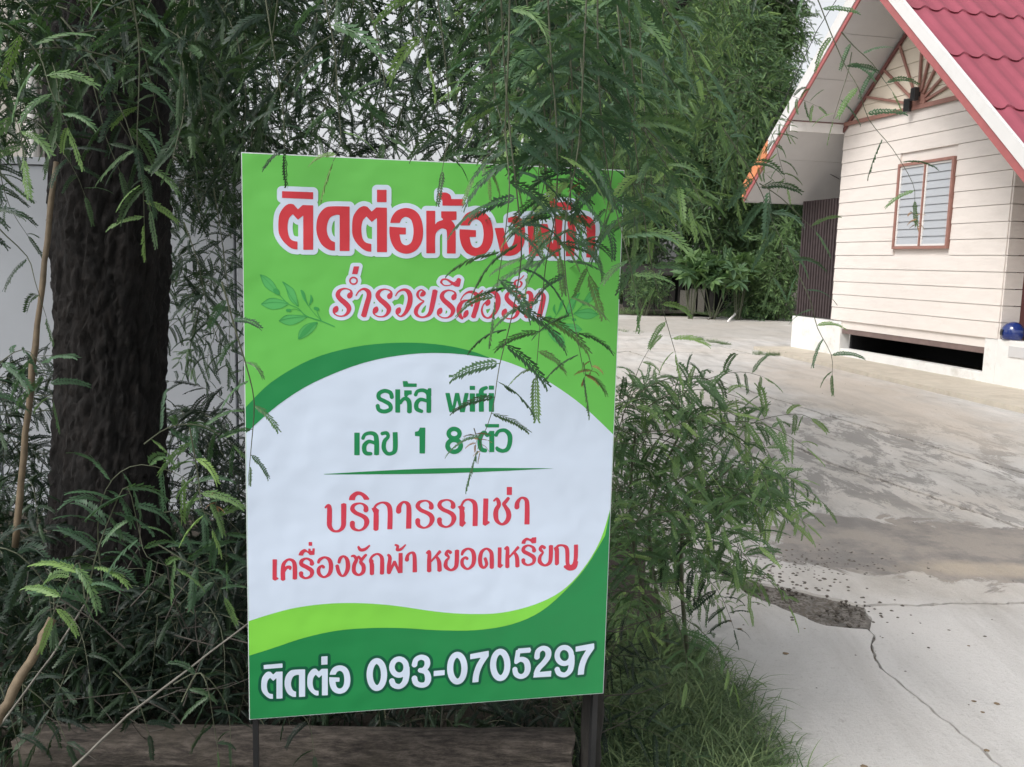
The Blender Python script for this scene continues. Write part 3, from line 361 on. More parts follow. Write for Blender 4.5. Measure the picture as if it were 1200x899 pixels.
't6':'P52.4 841.8 0 61.6 842.2 0 60.6 881.7 0 64.3 883.4 0 64.3 885.8 0 56.9 889.4 0 51.9 886.4 0|S73.8 888.4 4.7 73.5 868.8 4.7 75.6 852.4 3.8 85.5 843.6 2.6 95.4 848.2 3.8 98.4 861 4.7 98.2 888.1 4.7|S76.2 872 1.7 81.1 861.7 3.2 88.2 861.1 3.5 88.2 866.5 1.5|S134.2 856 5 132.3 848.4 3.5 122.3 843.1 2.3 112.9 847.5 3.8 112.3 855.6 4.4 123.6 862.8 4.4 133.6 871.1 4.7 132.1 882.2 3.5 120.7 886.8 2.4 112.2 881.3 3.8 111.3 874.6 4.7|P105.9 835.5 0 109.7 826.9 1 119 821.9 1 126.7 827.7 0 126.7 821.4 0 131.5 821.6 0 131.5 826.4 0 135.2 826.5 0 135.2 821.1 0 140.3 821.4 0 139.4 835.8 0 129.5 835.9 0 125.2 830.6 1 119.6 828.9 1 115.3 836.5 0|P127.3 806.7 0 134.7 807 0 134.7 815.4 0 127.3 815.1 0|S147.4 853.6 2.9 150.8 846.8 3.5 160.8 842.1 2.4 170.9 848.3 4.1 174.3 863 4.7 170.8 879 4.1 159.3 886.3 2.4 149.3 878.5 3.8 148.4 867 3.8 155.1 860.6 2.4 158.8 864.4 3.5|S191 855.6 3.3 193.9 845.7 3.6 201.1 841.5 2.4 208.3 849.4 4.2 210.1 866.2 4.8 205.4 880.6 3.9 198.2 885.5 2.4 191 877.5 3.9 186.7 860.6 3.8|S217.6 842.2 2.1 223.3 841.9 3 228 850.3 3.9 223.4 862.3 4.2 223.4 877.5 4.2 233 884.7 2.7 242.6 878.5 4.2 243.2 864.7 4.5 237.3 855.9 3.6 243.1 846.4 3.3 248.9 840 3|S229.2 848.8 2.1 232.9 843.5 2.4 236.7 849.2 3|S232 821 2.4 236.7 828.5 3.6 246.5 827.7 3.3 257 819 1.8|S261.4 885.5 4.5 261.3 862.5 4.8 257.7 852.6 2.7 263.5 843.1 2.7 273.7 839.3 2.4 282 846.6 3.9 283.5 860.5 4.5 283.1 885.6 4.5|P254.8 853.1 0 260.6 849 0 265.3 854.1 0 264.8 860.2 0 257.7 859.3 0|S296.3 842.1 2.7 300.2 849 3.9 298.3 867.3 4.5 298.4 883.9 4.5|P298.4 879.6 0 307.6 856.1 0 313 856.3 0 322.7 880.8 0 322.7 885.1 0 318.2 884.9 0 310.1 866.3 0 302 884.1 0 298.4 883.9 0|S323.4 839.3 4.5 323.6 884.8 4.5|S311.2 820.4 2.1 317.1 823.7 3 315.7 831.9 3 324.5 830.5 3 334.5 820.5 1.5|S337.2 856.2 4.8 338.6 846.1 3.6 345.9 839.7 2.4 353.4 845.8 4.2 354.8 884.5 4.9|S380.8 841.8 2.7 386.1 839.9 4 386.1 860.6 4.6 386.5 884.5 4.9|S388.6 862.9 2.1 398.9 851.9 2.7 410.7 838.5 3.7|S402.5 851.1 2.7 408.1 863.1 4.6 409.4 884.3 4.9|S433.7 843.2 4 427.3 838.6 2.8 423.8 845.9 4 429.6 853.6 2.5 423.8 862.3 3.7 423.4 874.7 4.6 434.1 883 2.8 444.6 877.9 4.3 447.4 864.9 4.9 447.5 837.6 4.9|S458.6 849.3 2.8 462.1 840.7 3.7 472.6 835.6 2.5 482.8 842.2 4.3 486.2 857.3 4.9 483.5 873.5 4.3 472.1 882.3 2.5 461.3 874.3 4 459.5 861.7 3.7 467 855.2 2.5 471 859.1 3.4|S526.7 882.7 4.8 526.2 862.3 5 524.3 845.9 4.3 513.9 837.3 2.5 503.3 844 4 499.7 859.5 4.7 501.9 875.3 4.3 509.4 880.9 2.8 514.8 872.7 3.7 510.7 858.4 3.4|P539.4 835.3 0 548 835.7 0 548.1 874.3 0 553.1 876.4 0 546.5 884 0 539.9 881.1 0|S555.8 839.7 2.7 561.4 837.8 4 561.6 858.8 4.6 562.3 883.1 4.9|S564.2 860.8 2.1 574.7 849.7 2.7 586.7 836 3.7|S577.8 848.5 2.7 583.7 860.8 4.6 585.3 882.3 4.9|S623 847.1 5 620.5 839.1 3.5 609.4 833.6 2.3 599.2 838.2 3.8 598.9 846.7 4.4 611.6 854.2 4.4 622.8 862.9 4.7 621.7 874.6 3.5 609.3 879.4 2.4 599.7 873.6 3.8 598.5 866.5 4.7|P593.1 829.1 0 595.3 821.3 1 604.5 815.4 1 613.9 818.3 1 617.9 815.3 0 627.2 815.1 0 626.8 828.9 0 617.4 829.5 0 612.5 823.9 1 604.7 822.3 1 601.8 829.8 0|S647.3 841.1 4 640.5 836.4 2.8 637 843.9 4 643.2 851.7 2.5 637.2 860.6 3.7 637 873.3 4.6 648.3 881.8 2.8 659.2 876.5 4.3 661.9 863.3 4.9 661.5 835.4 4.9|P668.1 841.7 0 675.8 837.3 0 680.5 843.8 0 681.8 878.2 0 680.6 880.7 0 676.3 883.7 0 672 881 0 670.9 849.7 0|S673.6 845.1 3.8 678.4 837.4 2.9 689.1 836.6 2.5 698.2 843 4.5 700.7 857.4 4.8 701.8 879.1 4.5 707.9 886.4 3.2 715.7 883.6 3.8 720.6 869.4 4.8 720.2 836 4.9|S695.1 885.9 3.5 706.5 893.1 3.8 719.2 889.5 4.2 722.5 875.9 4.5',
't7':'P31.6 1076.4 0 71.2 1075.3 0 71.1 1085.1 0 32.1 1085.6 0|P26.2 1123 1 27.9 1106.6 1 34.3 1095.9 1 40.7 1092.1 1 46.2 1092.8 0 51.5 1099.3 0 57.6 1093.5 0 71.1 1093.8 0 70.5 1155.2 0 57.7 1155.1 0 58.2 1107.8 0 51.4 1113.7 0 44.7 1106.2 0 40 1112.4 1 38 1124 1 39.7 1136.6 1 43.8 1142.1 1 50.5 1143.8 0 50.4 1154.7 0 42.8 1153.2 1 33.8 1145.4 1 27.5 1134.7 1|P118.7 1092.1 0 118.4 1155 0 105.3 1154.7 0 105.7 1104 0 100.5 1103.7 1 93 1107.6 1 89.2 1118 1 89.2 1129 1 93.2 1138.5 1 99.3 1142.2 0 99.2 1154.2 0 90.8 1152.6 1 81.6 1144.8 1 76.2 1131.7 1 75.2 1117.8 1 78.3 1103.9 1 86.7 1093.7 1 96.8 1091.5 1|P153.3 1065.2 0 166.5 1065.1 0 166.4 1084.2 0 153.2 1084.3 0|P123.1 1122.6 1 124.6 1106.2 1 130.9 1095.7 1 137.2 1091.9 1 142.6 1092.7 0 147.9 1099.3 0 153.8 1093.5 0 167.1 1094 0 167 1155.1 0 154.4 1155 0 154.5 1107.8 0 147.9 1113.6 0 141.2 1106 0 136.6 1112.1 1 134.7 1123.7 1 136.5 1136.3 1 140.6 1141.8 1 147.2 1143.6 0 147.2 1154.5 0 139.6 1152.9 1 130.7 1145 1 124.5 1134.3 1|P171 1108.4 0 183.9 1109.1 0 186.8 1103.2 1 192.6 1100.7 1 199.3 1105.5 1 202.2 1115.8 1 202.2 1128 1 199.3 1138 1 192.6 1141.7 1 186.2 1137.2 1 183.5 1125.5 0 192.2 1126 0 192.2 1116.3 0 170.1 1113.6 0 170.1 1124.1 1 172.9 1137.5 1 180 1148.7 1 192.5 1153.9 1 205.1 1150.1 1 213.2 1138.8 1 215.7 1122.6 1 212.8 1104.2 1 205.1 1092.7 1 192.6 1088 1 180.1 1091.3 1 173.4 1100.1 1|S289.2 1116.2 6.8 288.5 1125.9 6.9 286.3 1134.5 6.9 282.9 1141.3 6.9 278.5 1145.4 6.9 273.6 1146.6 6.9 268.7 1144.7 6.8 264.3 1139.9 6.8 260.8 1132.6 6.8 258.5 1123.7 6.8 257.7 1113.9 6.8 258.4 1104.3 6.8 260.6 1095.7 6.8 264.1 1089 6.8 268.4 1084.8 6.8 273.2 1083.6 6.8 278.1 1085.5 6.8 282.5 1090.3 6.8 286 1097.5 6.8 288.3 1106.4 6.8 289.2 1116.2 6.8|S338.2 1102.2 6.2 337 1109.3 6.2 333.6 1115.2 6.2 328.5 1118.9 6.2 322.4 1119.9 6.2 316.4 1118 6.2 311.2 1113.6 6.2 307.7 1107.3 6.2 306.4 1100 6.2 307.6 1092.9 6.2 310.9 1087 6.2 316 1083.3 6.2 322.1 1082.3 6.2 328.2 1084.2 6.2 333.4 1088.6 6.2 336.9 1094.9 6.2 338.2 1102.2 6.2|S338.8 1102.3 6.6 338.7 1121.4 6.9 334.7 1138 6.6 323.7 1146.6 5.9 310.9 1142.3 6.2 306 1130.8 6.2|S718.4 1100.3 6.2 717.4 1107.7 6.2 713.9 1113.7 6.2 708.5 1117.6 6.2 702 1118.6 6.2 695.5 1116.7 6.2 689.8 1112.1 6.2 685.8 1105.5 6.2 684.3 1098 6.2 685.3 1090.6 6.2 688.8 1084.6 6.2 694.1 1080.7 6.2 700.6 1079.7 6.2 707.2 1081.6 6.2 712.9 1086.2 6.2 716.8 1092.7 6.2 718.4 1100.3 6.2|S719.1 1100.3 6.6 719.5 1120.2 6.9 715.7 1137.4 6.6 704.1 1146.3 5.9 690.3 1141.8 6.2 684.8 1130 6.2|S356 1099.8 6.2 359.6 1086.6 5.9 370.7 1081.3 5.9 382.7 1086.8 6.3 384.8 1100.4 6.3 377.5 1110.7 5.6 367.9 1111.7 5.3|S367.9 1111.7 5.3 382.4 1117.1 6.3 387.2 1132.4 7 382.8 1145 6.3 370.6 1146.8 6 359.7 1140.5 6.3 356.3 1127.8 6.3|P399.5 1115.6 0 424.3 1115 0 424.5 1126.9 0 399.6 1127.9 0|S469.1 1113.8 7 468.5 1123.5 7 466.4 1132.2 7 462.9 1139 7 458.5 1143.2 7 453.4 1144.4 7 448.4 1142.5 7 443.7 1137.6 7 440 1130.3 7 437.5 1121.3 7 436.6 1111.5 7 437.2 1101.8 7 439.3 1093.1 7 442.8 1086.4 7 447.2 1082.2 7 452.2 1081 7 457.3 1082.9 7 461.9 1087.7 7 465.6 1095 7 468.1 1103.9 7 469.1 1113.8 7|S567.9 1112.8 7.1 567.4 1122.6 7.1 565.3 1131.3 7.1 561.8 1138 7.1 557.2 1142.2 7.1 552.1 1143.4 7.1 547 1141.4 7.1 542.2 1136.6 7.1 538.4 1129.3 7.1 535.8 1120.3 7.1 534.7 1110.5 7.1 535.3 1100.8 7.1 537.4 1092.2 7.1 540.9 1085.5 7.1 545.4 1081.3 7.1 550.5 1080.1 7.1 555.6 1082 7.1 560.4 1086.8 7.1 564.2 1094 7.1 566.8 1103 7.1 567.9 1112.8 7.1|S620.4 1080.7 6 591.6 1081.2 5.9|S592.3 1079.5 5.4 589.1 1106.7 5.8|S586.5 1109 4.1 598.3 1101.5 5.8 611.1 1107.2 6.8 615.7 1124.1 7.2 611.1 1138.3 6.5 599.5 1143 5.8 588.6 1136 6.1 585.2 1122.7 5.8|S636.5 1100.7 6.5 638.6 1085 6.1 649.8 1078.1 5.8 661.5 1084.4 6.9 662.7 1099 6.9 653.1 1113.6 6.5 641 1126.6 6.5 635.7 1140.1 6.2|P629.2 1147.6 0 631.2 1135.6 0 671.7 1134.3 0 671.2 1148.2 0|P481.5 1081.3 0 524 1076 0 524.3 1088.6 0 510.7 1109.9 1 503.6 1129.9 1 501.7 1149 0 487.6 1149.3 0 489.7 1128.9 1 495.9 1108.8 1 505.9 1091.1 0 481.8 1093.6 0|P727.6 1079.4 0 771.9 1074 0 772.5 1086.9 0 758.6 1108.6 1 751.5 1129.1 1 749.9 1148.6 0 735.1 1149 0 737 1128.1 1 743.1 1107.6 1 753.3 1089.5 0 728.1 1092 0',
}

def parse(s):
    out = []
    for e in s.split('|'):
        k = e[0]; v = [float(x) for x in e[1:].split()]; out.append((k, [v[i:i+3] for i in range(0, len(v), 3)]))
    return out
def crom(p0, p1, p2, p3, t):
    return .5*((2*p1)+(-p0+p2)*t+(2*p0-5*p1+4*p2-p3)*t*t+(-p0+3*p1-3*p2+p3)*t**3)
def smooth_poly(pts):
    n = len(pts); P = [np.array(p[:2]) for p in pts]; sm = [p[2] > .5 for p in pts]; out = []
    for i in range(n):
        a, b = P[i], P[(i+1) % n]; out.append(a)
        if not (sm[i] or sm[(i+1) % n]): continue
        p0 = P[i-1] if sm[i] else a; p3 = P[(i+2) % n] if sm[(i+1) % n] else b
        for t in (.25, .5, .75): out.append(crom(p0, a, b, p3, t))
    return np.array(out)
def smooth_stroke(pts):
    P = [np.array(p) for p in pts]; n = len(P); out = [P[0]]
    for i in range(n-1):
        p0 = P[i-1] if i else P[i]; p3 = P[i+2] if i+2 < n else P[i+1]
        for t in (.2, .4, .6, .8, 1.0): out.append(crom(p0, P[i], P[i+1], p3, t))
    return np.array(out)
def sdf_segs(X, Y, A, B):
    d = np.full(X.shape, 1e9)
    for a, b in zip(A, B):
        ab = b-a; L = ab@ab
        if L < 1e-9: continue
        t = np.clip(((X-a[0])*ab[0]+(Y-a[1])*ab[1])/L, 0, 1)
        d = np.minimum(d, (X-a[0]-t*ab[0])**2+(Y-a[1]-t*ab[1])**2)
    return np.sqrt(d)
def sdf_field(elems, res, margin):
    items = []
    for k, pts in elems:
        q = smooth_poly(pts) if k == 'P' else smooth_stroke(pts)
        r = 0 if k == 'P' else q[:, 2].max()
        items.append((k, q, q[:, 0].min()-r, q[:, 0].max()+r, q[:, 1].min()-r, q[:, 1].max()+r))
    x0 = min(i[2] for i in items)-margin; x1 = max(i[3] for i in items)+margin; y0 = min(i[4] for i in items)-margin; y1 = max(i[5] for i in items)+margin
    nx = int((x1-x0)/res)+2; ny = int((y1-y0)/res)+2
    xs = x0+np.arange(nx)*res; ys = y0+np.arange(ny)*res; F = np.full((ny, nx), 1e3)
    for k, q, a0, a1, b0, b1 in items:
        i0 = max(0, int((a0-margin-x0)/res)); i1 = min(nx, int((a1+margin-x0)/res)+2); j0 = max(0, int((b0-margin-y0)/res)); j1 = min(ny, int((b1+margin-y0)/res)+2)
        X, Y = np.meshgrid(xs[i0:i1], ys[j0:j1])
        if k == 'P':
            A = q; B = np.roll(q, -1, 0); d = sdf_segs(X, Y, A, B); ins = np.zeros(X.shape, bool)
            for a, b in zip(A, B):
                if a[1] == b[1]: continue
                c = ((a[1] > Y) != (b[1] > Y)) & (X < (b[0]-a[0])*(Y-a[1])/(b[1]-a[1])+a[0]); ins ^= c
            d = np.where(ins, -d, d)
        else:
            d = np.full(X.shape, 1e3)
            for i in range(len(q)-1):
                a, b = q[i, :2], q[i+1, :2]; ab = b-a; L = math.hypot(*ab)
                if L < 1e-6: continue
                e = ab/L; m = (a+b)/2; u = (X-m[0])*e[0]+(Y-m[1])*e[1]; vv = -(X-m[0])*e[1]+(Y-m[1])*e[0]
                r = q[i, 2]+(q[i+1, 2]-q[i, 2])*np.clip(u/L+.5, 0, 1)
                qx = np.abs(u)-L/2; qy = np.abs(vv)-r
                d = np.minimum(d, np.hypot(np.maximum(qx, 0), np.maximum(qy, 0))+np.minimum(np.maximum(qx, qy), 0))
                if i: d = np.minimum(d, np.hypot(X-a[0], Y-a[1])-q[i, 2])
        F[j0:j1, i0:i1] = np.minimum(F[j0:j1, i0:i1], d)
    return xs, ys, F
def field_mesh(xs, ys, F, z, mb, lim=(0, 800, 0, 1200)):
    """filled area F<0 as a flat mesh; y runs down the sign"""
    F = F.copy(); ins = F < 0
    full = ins[:-1, :-1] & ins[1:, :-1] & ins[:-1, 1:] & ins[1:, 1:]; anyc = ins[:-1, :-1] | ins[1:, :-1] | ins[:-1, 1:] | ins[1:, 1:]
    V = []; Fc = []
    def W(x, y): return (min(max(x, lim[0]), lim[1])/1000, z, 1.2-min(max(y, lim[2]), lim[3])/1000)
    for j in range(full.shape[0]):
        row = full[j]; d = np.diff(np.concatenate(([0], row.astype(int), [0]))); st = np.where(d == 1)[0]; en = np.where(d == -1)[0]
        for a, b in zip(st, en):
            k = len(V); V += [W(xs[a], ys[j]), W(xs[b], ys[j]), W(xs[b], ys[j+1]), W(xs[a], ys[j+1])]; Fc.append((k, k+3, k+2, k+1))
    js, is_ = np.where(anyc & ~full)
    for j, i in zip(js, is_):
        c = [(xs[i], ys[j], F[j, i]), (xs[i+1], ys[j], F[j, i+1]), (xs[i+1], ys[j+1], F[j+1, i+1]), (xs[i], ys[j+1], F[j+1, i])]
        poly = []
        for a in range(4):
            p, q = c[a], c[(a+1) % 4]
            if p[2] < 0: poly.append((p[0], p[1]))
            if (p[2] < 0) != (q[2] < 0):
                t = p[2]/(p[2]-q[2]); poly.append((p[0]+(q[0]-p[0])*t, p[1]+(q[1]-p[1])*t))
        if len(poly) >= 3:
            k = len(V); V += [W(*p) for p in poly]; Fc.append(tuple(range(k, k+len(poly)))[::-1])
    mb.add(V, Fc)

# ------------------------------------------------------------------ the sign
SROT = 0.2062
sign = empty('roadside_sign', (-0.5506, 1.859, CAMH+.2021-1.2), SROT)
tag(sign, 'upright green and white vinyl sign with red Thai lettering on thin black metal legs', 'sign')
# sheet: thin wrapped vinyl, slightly bellied
nx, nz = 8, 12; vs = []; fs = []
MB().box(0, .8, 0.0004, .022, 0, 1.2).build('vinyl_sheet', [vinyl('vinyl_edge_white', (.72, .75, .80))], sign)
MB().add([(0.0015, 0, .002), (.7985, 0, .002), (.7985, 0, 1.198), (0.0015, 0, 1.198)], [(0, 1, 2, 3)]).build('green_field', V_GREEN, sign)
def art_part(name, key, mat, z, grow=0, res=1.0):
    xs, ys, F = sdf_field(parse(ART[key]) if isinstance(key, str) else key, res, grow+2*res+1)
    mb = MB(); field_mesh(xs, ys, F-grow, -z, mb, (2, 798, 2, 1198)); return mb.build(name, mat, sign)
art_part('white_field', 'white_field', V_WHITE, .0004, res=1.5)
art_part('light_green_wave', 'light_wave', V_LIGHT, .0008, res=1.5)
art_part('dark_green_field', 'dark_field', V_DARK, .0012, res=1.5)
art_part('dark_green_arc', 'dark_arc', V_DARK, .0008, res=1.2)
art_part('divider_line', 'divider', V_DARK, .0008)
art_part('leaf_fill', 'leaf_fill', V_FILL, .0004); art_part('leaf_fill', 'leaf_fill_r', V_FILL, .0004)
art_part('leaf_print', 'leaf_print', V_LEAF, .0008); art_part('leaf_print', 'leaf_print_r', V_LEAF, .0008)
art_part('lettering_outline', 't1', V_WHITE, .0008, 10.0, 1.2); tag(art_part('lettering', 't1', V_RED, .0012), 'bold red Thai heading with a white outline')
art_part('lettering_outline', 't2', V_WHITE, .0008, 7.2, 1.2); tag(art_part('lettering', 't2', V_CRIM, .0012), 'slanted red Thai lettering with a white outline')
tag(art_part('lettering', 't3', V_LET, .0008), 'green Thai lettering with the word wifi and the numbers 1 8')
tag(art_part('lettering', 't5', V_CRIM, .0008), 'red Thai lettering under the green line')
tag(art_part('lettering', 't6', V_CRIM, .0008), 'smaller red Thai lettering')
art_part('lettering_outline', 't7', V_DEEP, .0016, 6.4, 1.2); tag(art_part('lettering', 't7', V_WHITE, .0020), 'white lettering reading 093-0705297 after a Thai word')
for z in (.02, .6, 1.16): MB().box(.027, .773, .0245, .0435, z, z+.02).build('back_rail', M['blackmetal'], sign)
for x in (.005, .783): MB().box(x, x+.012, .0245, .0445, -.60, 1.19).build('leg', M['blackmetal'], sign)

# ------------------------------------------------------------------ log, post, sticks
def jlog(name, p0, p1, r, label, cat, mat, n=24, sides=14, sq=.35, jit=.05, seed=1):
    rg = random.Random(seed); p0, p1 = Vector(p0), Vector(p1); d = (p1-p0); L = d.length; ax = d.normalized(); a = ax.cross(Vector((0, 0, 1))).normalized(); b = a.cross(ax)
    vs = []; fs = []; ph = [rg.random()*.5 for _ in range(sides)]
    for i in range(n+1):
        for k in range(sides):
            th = 2*math.pi*k/sides; c, s = math.cos(th), math.sin(th); m = max(abs(c), abs(s))
            rr = r*((1-sq)+sq/m)*(1+jit*(rg.random()-.5)+.08*math.sin(th*3+ph[k]+i*.2)); 
            vs.append(p0+ax*(L*i/n+(rg.random()-.5)*.015*(i in (0, n)))+(a*c+b*s)*rr)
    fs = [(i*sides+k, i*sides+(k+1) % sides, (i+1)*sides+(k+1) % sides, (i+1)*sides+k) for i in range(n) for k in range(sides)]
    fs += [tuple(range(sides)), tuple(range(n*sides, (n+1)*sides))[::-1]]
    o = MB().add(vs, fs).build(name, mat, smooth=False); tag(o, label, cat); return o
a = pix(28, 881, 2.12); b = pix(671, 881, 2.12)
jlog('wooden_log', a, b, .056, 'grey weathered wooden beam lying low along the ground behind the sign', 'log', M['log'])
p = pix(688, 899, 2.10)
o = jlog('old_post', (p.x, p.y, -.15), (p.x+.01, p.y+.02, .47), .027, 'dark rotten wooden post stub under the right corner of the sign', 'post', M['wood_dark'], 16, 9, .2, .25, 4)
rg = random.Random(9)
def stick(name, pts, r0, r1, mat, label, cat='stick', group=None, sides=7):
    P = [Vector(p) for p in pts]; Q = []
    for i in range(len(P)-1):
        for k in range(6): Q.append(P[i].lerp(P[i+1], k/6)+Vector((rg.uniform(-1, 1), rg.uniform(-1, 1), rg.uniform(-1, 1)))*r0*.25)
    Q.append(P[-1]); n = len(Q)
    o = MB().tube(Q, [r0+(r1-r0)*i/(n-1) for i in range(n)], sides, jit=.25, rg=rg).build(name, mat, smooth=True); return tag(o, label, cat, group)
stick('tree_stake', [pix(18, 640, 2.45), pix(33, 480, 2.45), pix(50, 330, 2.48), pix(66, 190, 2.55)], .0095, .007, M['dry'], 'tall thin dry pole leaning beside the left of the tree trunk', 'pole')
stick('broken_stick', [pix(-12, 860, 1.75), pix(30, 785, 1.8), pix(62, 725, 1.85)], .011, .009, M['dry'], 'short thick tan broken stick in the lower left corner')
stick('bare_cane', [pix(60, 925, 1.8), pix(150, 838, 1.85), pix(292, 730, 1.95)], .0030, .0022, M['cane'], 'long thin bare cane slanting up to the lower left edge of the sign')
stick('bare_cane', [pix(-15, 870, 1.9), pix(60, 770, 2.0), pix(105, 700, 2.1)], .0028, .002, M['cane'], 'short bare cane crossing the brush left of the tan stick')

# ------------------------------------------------------------------ grey wall and beige wall, left
wall = empty('panel_wall', (0, 4.6, 0)); tag(wall, 'plain grey panel wall standing behind the tree trunk', 'wall')
xs_ = [-6.2, -5.05, -3.86, -2.62, -1.4, -.2, .25]
for a, b in zip(xs_, xs_[1:]): bevel(MB().box(a+.006, b-.006, 0, .06, -.16, 1.86).build('wall_panel', M['wallgrey'], wall), .004)
MB().box(-6.2, .25, -.012, .07, 1.865, 1.90).build('coping', M['wallgrey'], wall)
bw = empty('outbuilding', (0, 7.2, 0)); tag(bw, 'tall beige panelled building wall beyond the grey wall at the left edge', 'building')
def bx(px): return pix(px, 100, 7.2).x
for a, b in ((-160, -95), (-95, -35), (-35, 29), (45, 62), (62, 92), (92, 150)): bevel(MB().box(bx(a)+.008, bx(b)-.008, 0, .08, -.16, 4.6).build('wall_panel', M['wallbeige'], bw), .004)
MB().box(bx(-160), bx(150), .10, 2.5, -.16, 4.55).build('wall', M['wallbeige'], bw)
MB().tube([(bx(37), -.02, -.1), (bx(37), -.02, 4.6)], .048, 10).build('sky_gap_strip', M['white_paint'], bw, smooth=True)  # added white tube, stands in for bright sky seen through a wall gap
MB().box(bx(-165), bx(155), -.35, 2.7, 4.62, 4.74).build('roof', M['soffit'], bw)

# ------------------------------------------------------------------ the house
house = empty('bungalow', HP, HR); tag(house, 'small cream bungalow with steep crimson roof, louvre window and sunburst gable', 'house')
AP, AZ, SL, SR, EZ = 1.84, 5.32, .828, .914, 5.15       # apex s, height, left and right slopes, eave s
def zr(s): return AZ-(s-AP)*SL if s > AP else AZ-(AP-s)*SR
def wallz(s): return zr(s)-.04
WS0, WS1, WZ0, WZ1 = 1.04, 2.23, 1.77, 3.0
zs = [.63]+[.63+.2105*i for i in range(1, 22)]
def board(s0, s1, z0, z1, mat, name='siding_board'):
    """one lapped board on the front wall, clipped by the roof line"""
    zt = z1-.006
    def lim(z, a, b):
        return max(a, AP-(AZ-.04-z)/SR), min(b, AP+(AZ-.04-z)/SL)
    a0, b0 = lim(z0, s0, s1); a1, b1 = lim(zt, s0, s1)
    if b0-a0 < .03: return
    if b1 < a1: a1 = b1 = (a1+b1)/2
    vs = [(a0, .021, z0), (b0, .021, z0), (b1, .012, zt), (a1, .012, zt), (a0, -.01, z0), (b0, -.01, z0), (b1, -.01, zt), (a1, -.01, zt)]
    MB().add(vs, [(0, 3, 2, 1), (4, 5, 6, 7), (0, 1, 5, 4), (1, 2, 6, 5), (2, 3, 7, 6), (3, 0, 4, 7)]).build(name, mat, house)
for i in range(len(zs)-1):
    z0, z1 = zs[i], zs[i+1]; mat = M['siding'] if z1 < 3.85 else M['siding_gable']
    if z1 > WZ0+.02 and z0 < WZ1-.02:
        board(0, WS0-.01, z0, z1, mat); board(WS1+.01, 3.74, z0, z1, mat)
    else: board(0, 3.74, z0, z1, mat)
    if z0 < 3.6: MB().box(-.028, -.005, -.262, .005, z0, z1-.010).build('siding_board', M['siding'], house)
# solid wall body behind the boards
MB().prism([(0.0, .5), (3.70, .5), (3.70, zr(3.7)-.1), (AP, AZ-.1), (0, zr(0)-.1)], 'y', -.14, -.012).build('wall', M['siding'], house)
MB().prism([(-1.6, .5), (3.72, .5), (3.72, zr(3.7)-.1), (AP, AZ-.1), (-1.6, zr(-1.6)-.1)], 'y', -5.0, -4.88).build('wall', M['siding'], house)
MB().box(3.60, 3.72, -4.88, -.14, .5, 3.7).build('wall', M['siding'], house)
# right side: door frame and door beyond the short return wall
MB().box(-.03, .10, -.34, -.27, .55, 2.75).build('door_frame', M['maroon'], house)
d = MB().box(0, .05, -1.3, -.345, .58, 2.6).build('door', M['slat'], house)
MB().tube([(-.01, -.45, 1.45), (-.05, -.45, 1.45), (-.05, -.45, 1.58), (-.01, -.45, 1.58)], .008, 6).build('handle', M['blackmetal'], d)
MB().box(0, .10, -4.88, -1.31, .5, 3.7).build('wall', M['siding'], house)
# window
wf = empty('window', (0, 0, 0), 0, house)
fr = MB(); t = .040
fr.box(WS0, WS1, -.03, .055, WZ0, WZ0+t).box(WS0, WS1, -.03, .055, WZ1-t, WZ1).box(WS0, WS0+t, -.03, .055, WZ0+t, WZ1-t).box(WS1-t, WS1, -.03, .055, WZ0+t, WZ1-t)
mid = (WS0+WS1)/2; fr.box(mid-.014, mid+.014, -.03, .052, WZ0+t, WZ1-t)
fr.build('frame', M['winframe'], wf)
for a, b in ((WS0+t+.002, mid-.016), (mid+.016, WS1-t-.002)):
    c = .026; z0 = WZ0+t+.002; z1 = WZ1-t-.002
    MB().box(a, b, -.02, .035, z0, z0+c).box(a, b, -.02, .035, z1-c, z1).box(a, a+c, -.02, .035, z0+c, z1-c).box(b-c, b, -.02, .035, z0+c, z1-c).build('sash', M['white_paint'], wf)
    nl = 10; h = (z1-z0-2*c)/nl
    for k in range(nl):
        zz = z0+c+h*k
        MB().add([(a+c, .030, zz), (b-c, .030, zz), (b-c, .012, zz+h*1.12), (a+c, .012, zz+h*1.12), (a+c, .024, zz), (b-c, .024, zz), (b-c, .006, zz+h*1.12), (a+c, .006, zz+h*1.12)],
                 [(0, 3, 2, 1), (4, 5, 6, 7), (0, 1, 5, 4), (1, 2, 6, 5), (2, 3, 7, 6), (3, 0, 4, 7)]).build('louvre_pane', M['louvre'], wf)
# plinth: posts, low wall, beam over the dark crawl space, piers
bevel(MB().box(0, .215, -.20, .012, 0, .625).build('post', M['white_dirty'], house), .006)
bevel(MB().box(3.45, 4.97, -.17, .012, 0, .61).build('pier_wall', M['white_dirty'], house), .008)
bevel(MB().box(.217, 3.448, -.16, -.002, 0, .175).build('base_wall', M['white_dirty'], house), .008)
bevel(MB().box(-4.2, -.002, -.15, .015, 0, .63).build('porch_wall', M['white_paint'], house), .008)
MB().box(-.62, -.22, .016, .030, .43, .56).build('junction_box', M['soffit'], house)
MB().box(.217, 3.448, -.06, -.02, .42, .622).build('floor_beam', M['brownbeam'], house)
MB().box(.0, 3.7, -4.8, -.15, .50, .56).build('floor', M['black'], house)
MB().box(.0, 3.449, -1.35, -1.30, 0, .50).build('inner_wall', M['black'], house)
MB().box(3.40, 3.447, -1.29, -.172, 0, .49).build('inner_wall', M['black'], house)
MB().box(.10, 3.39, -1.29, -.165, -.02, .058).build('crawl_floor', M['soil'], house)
MB().box(-4.2, 0, -4.8, -.2, .3, .55).build('porch_floor', M['brownbeam'], house)
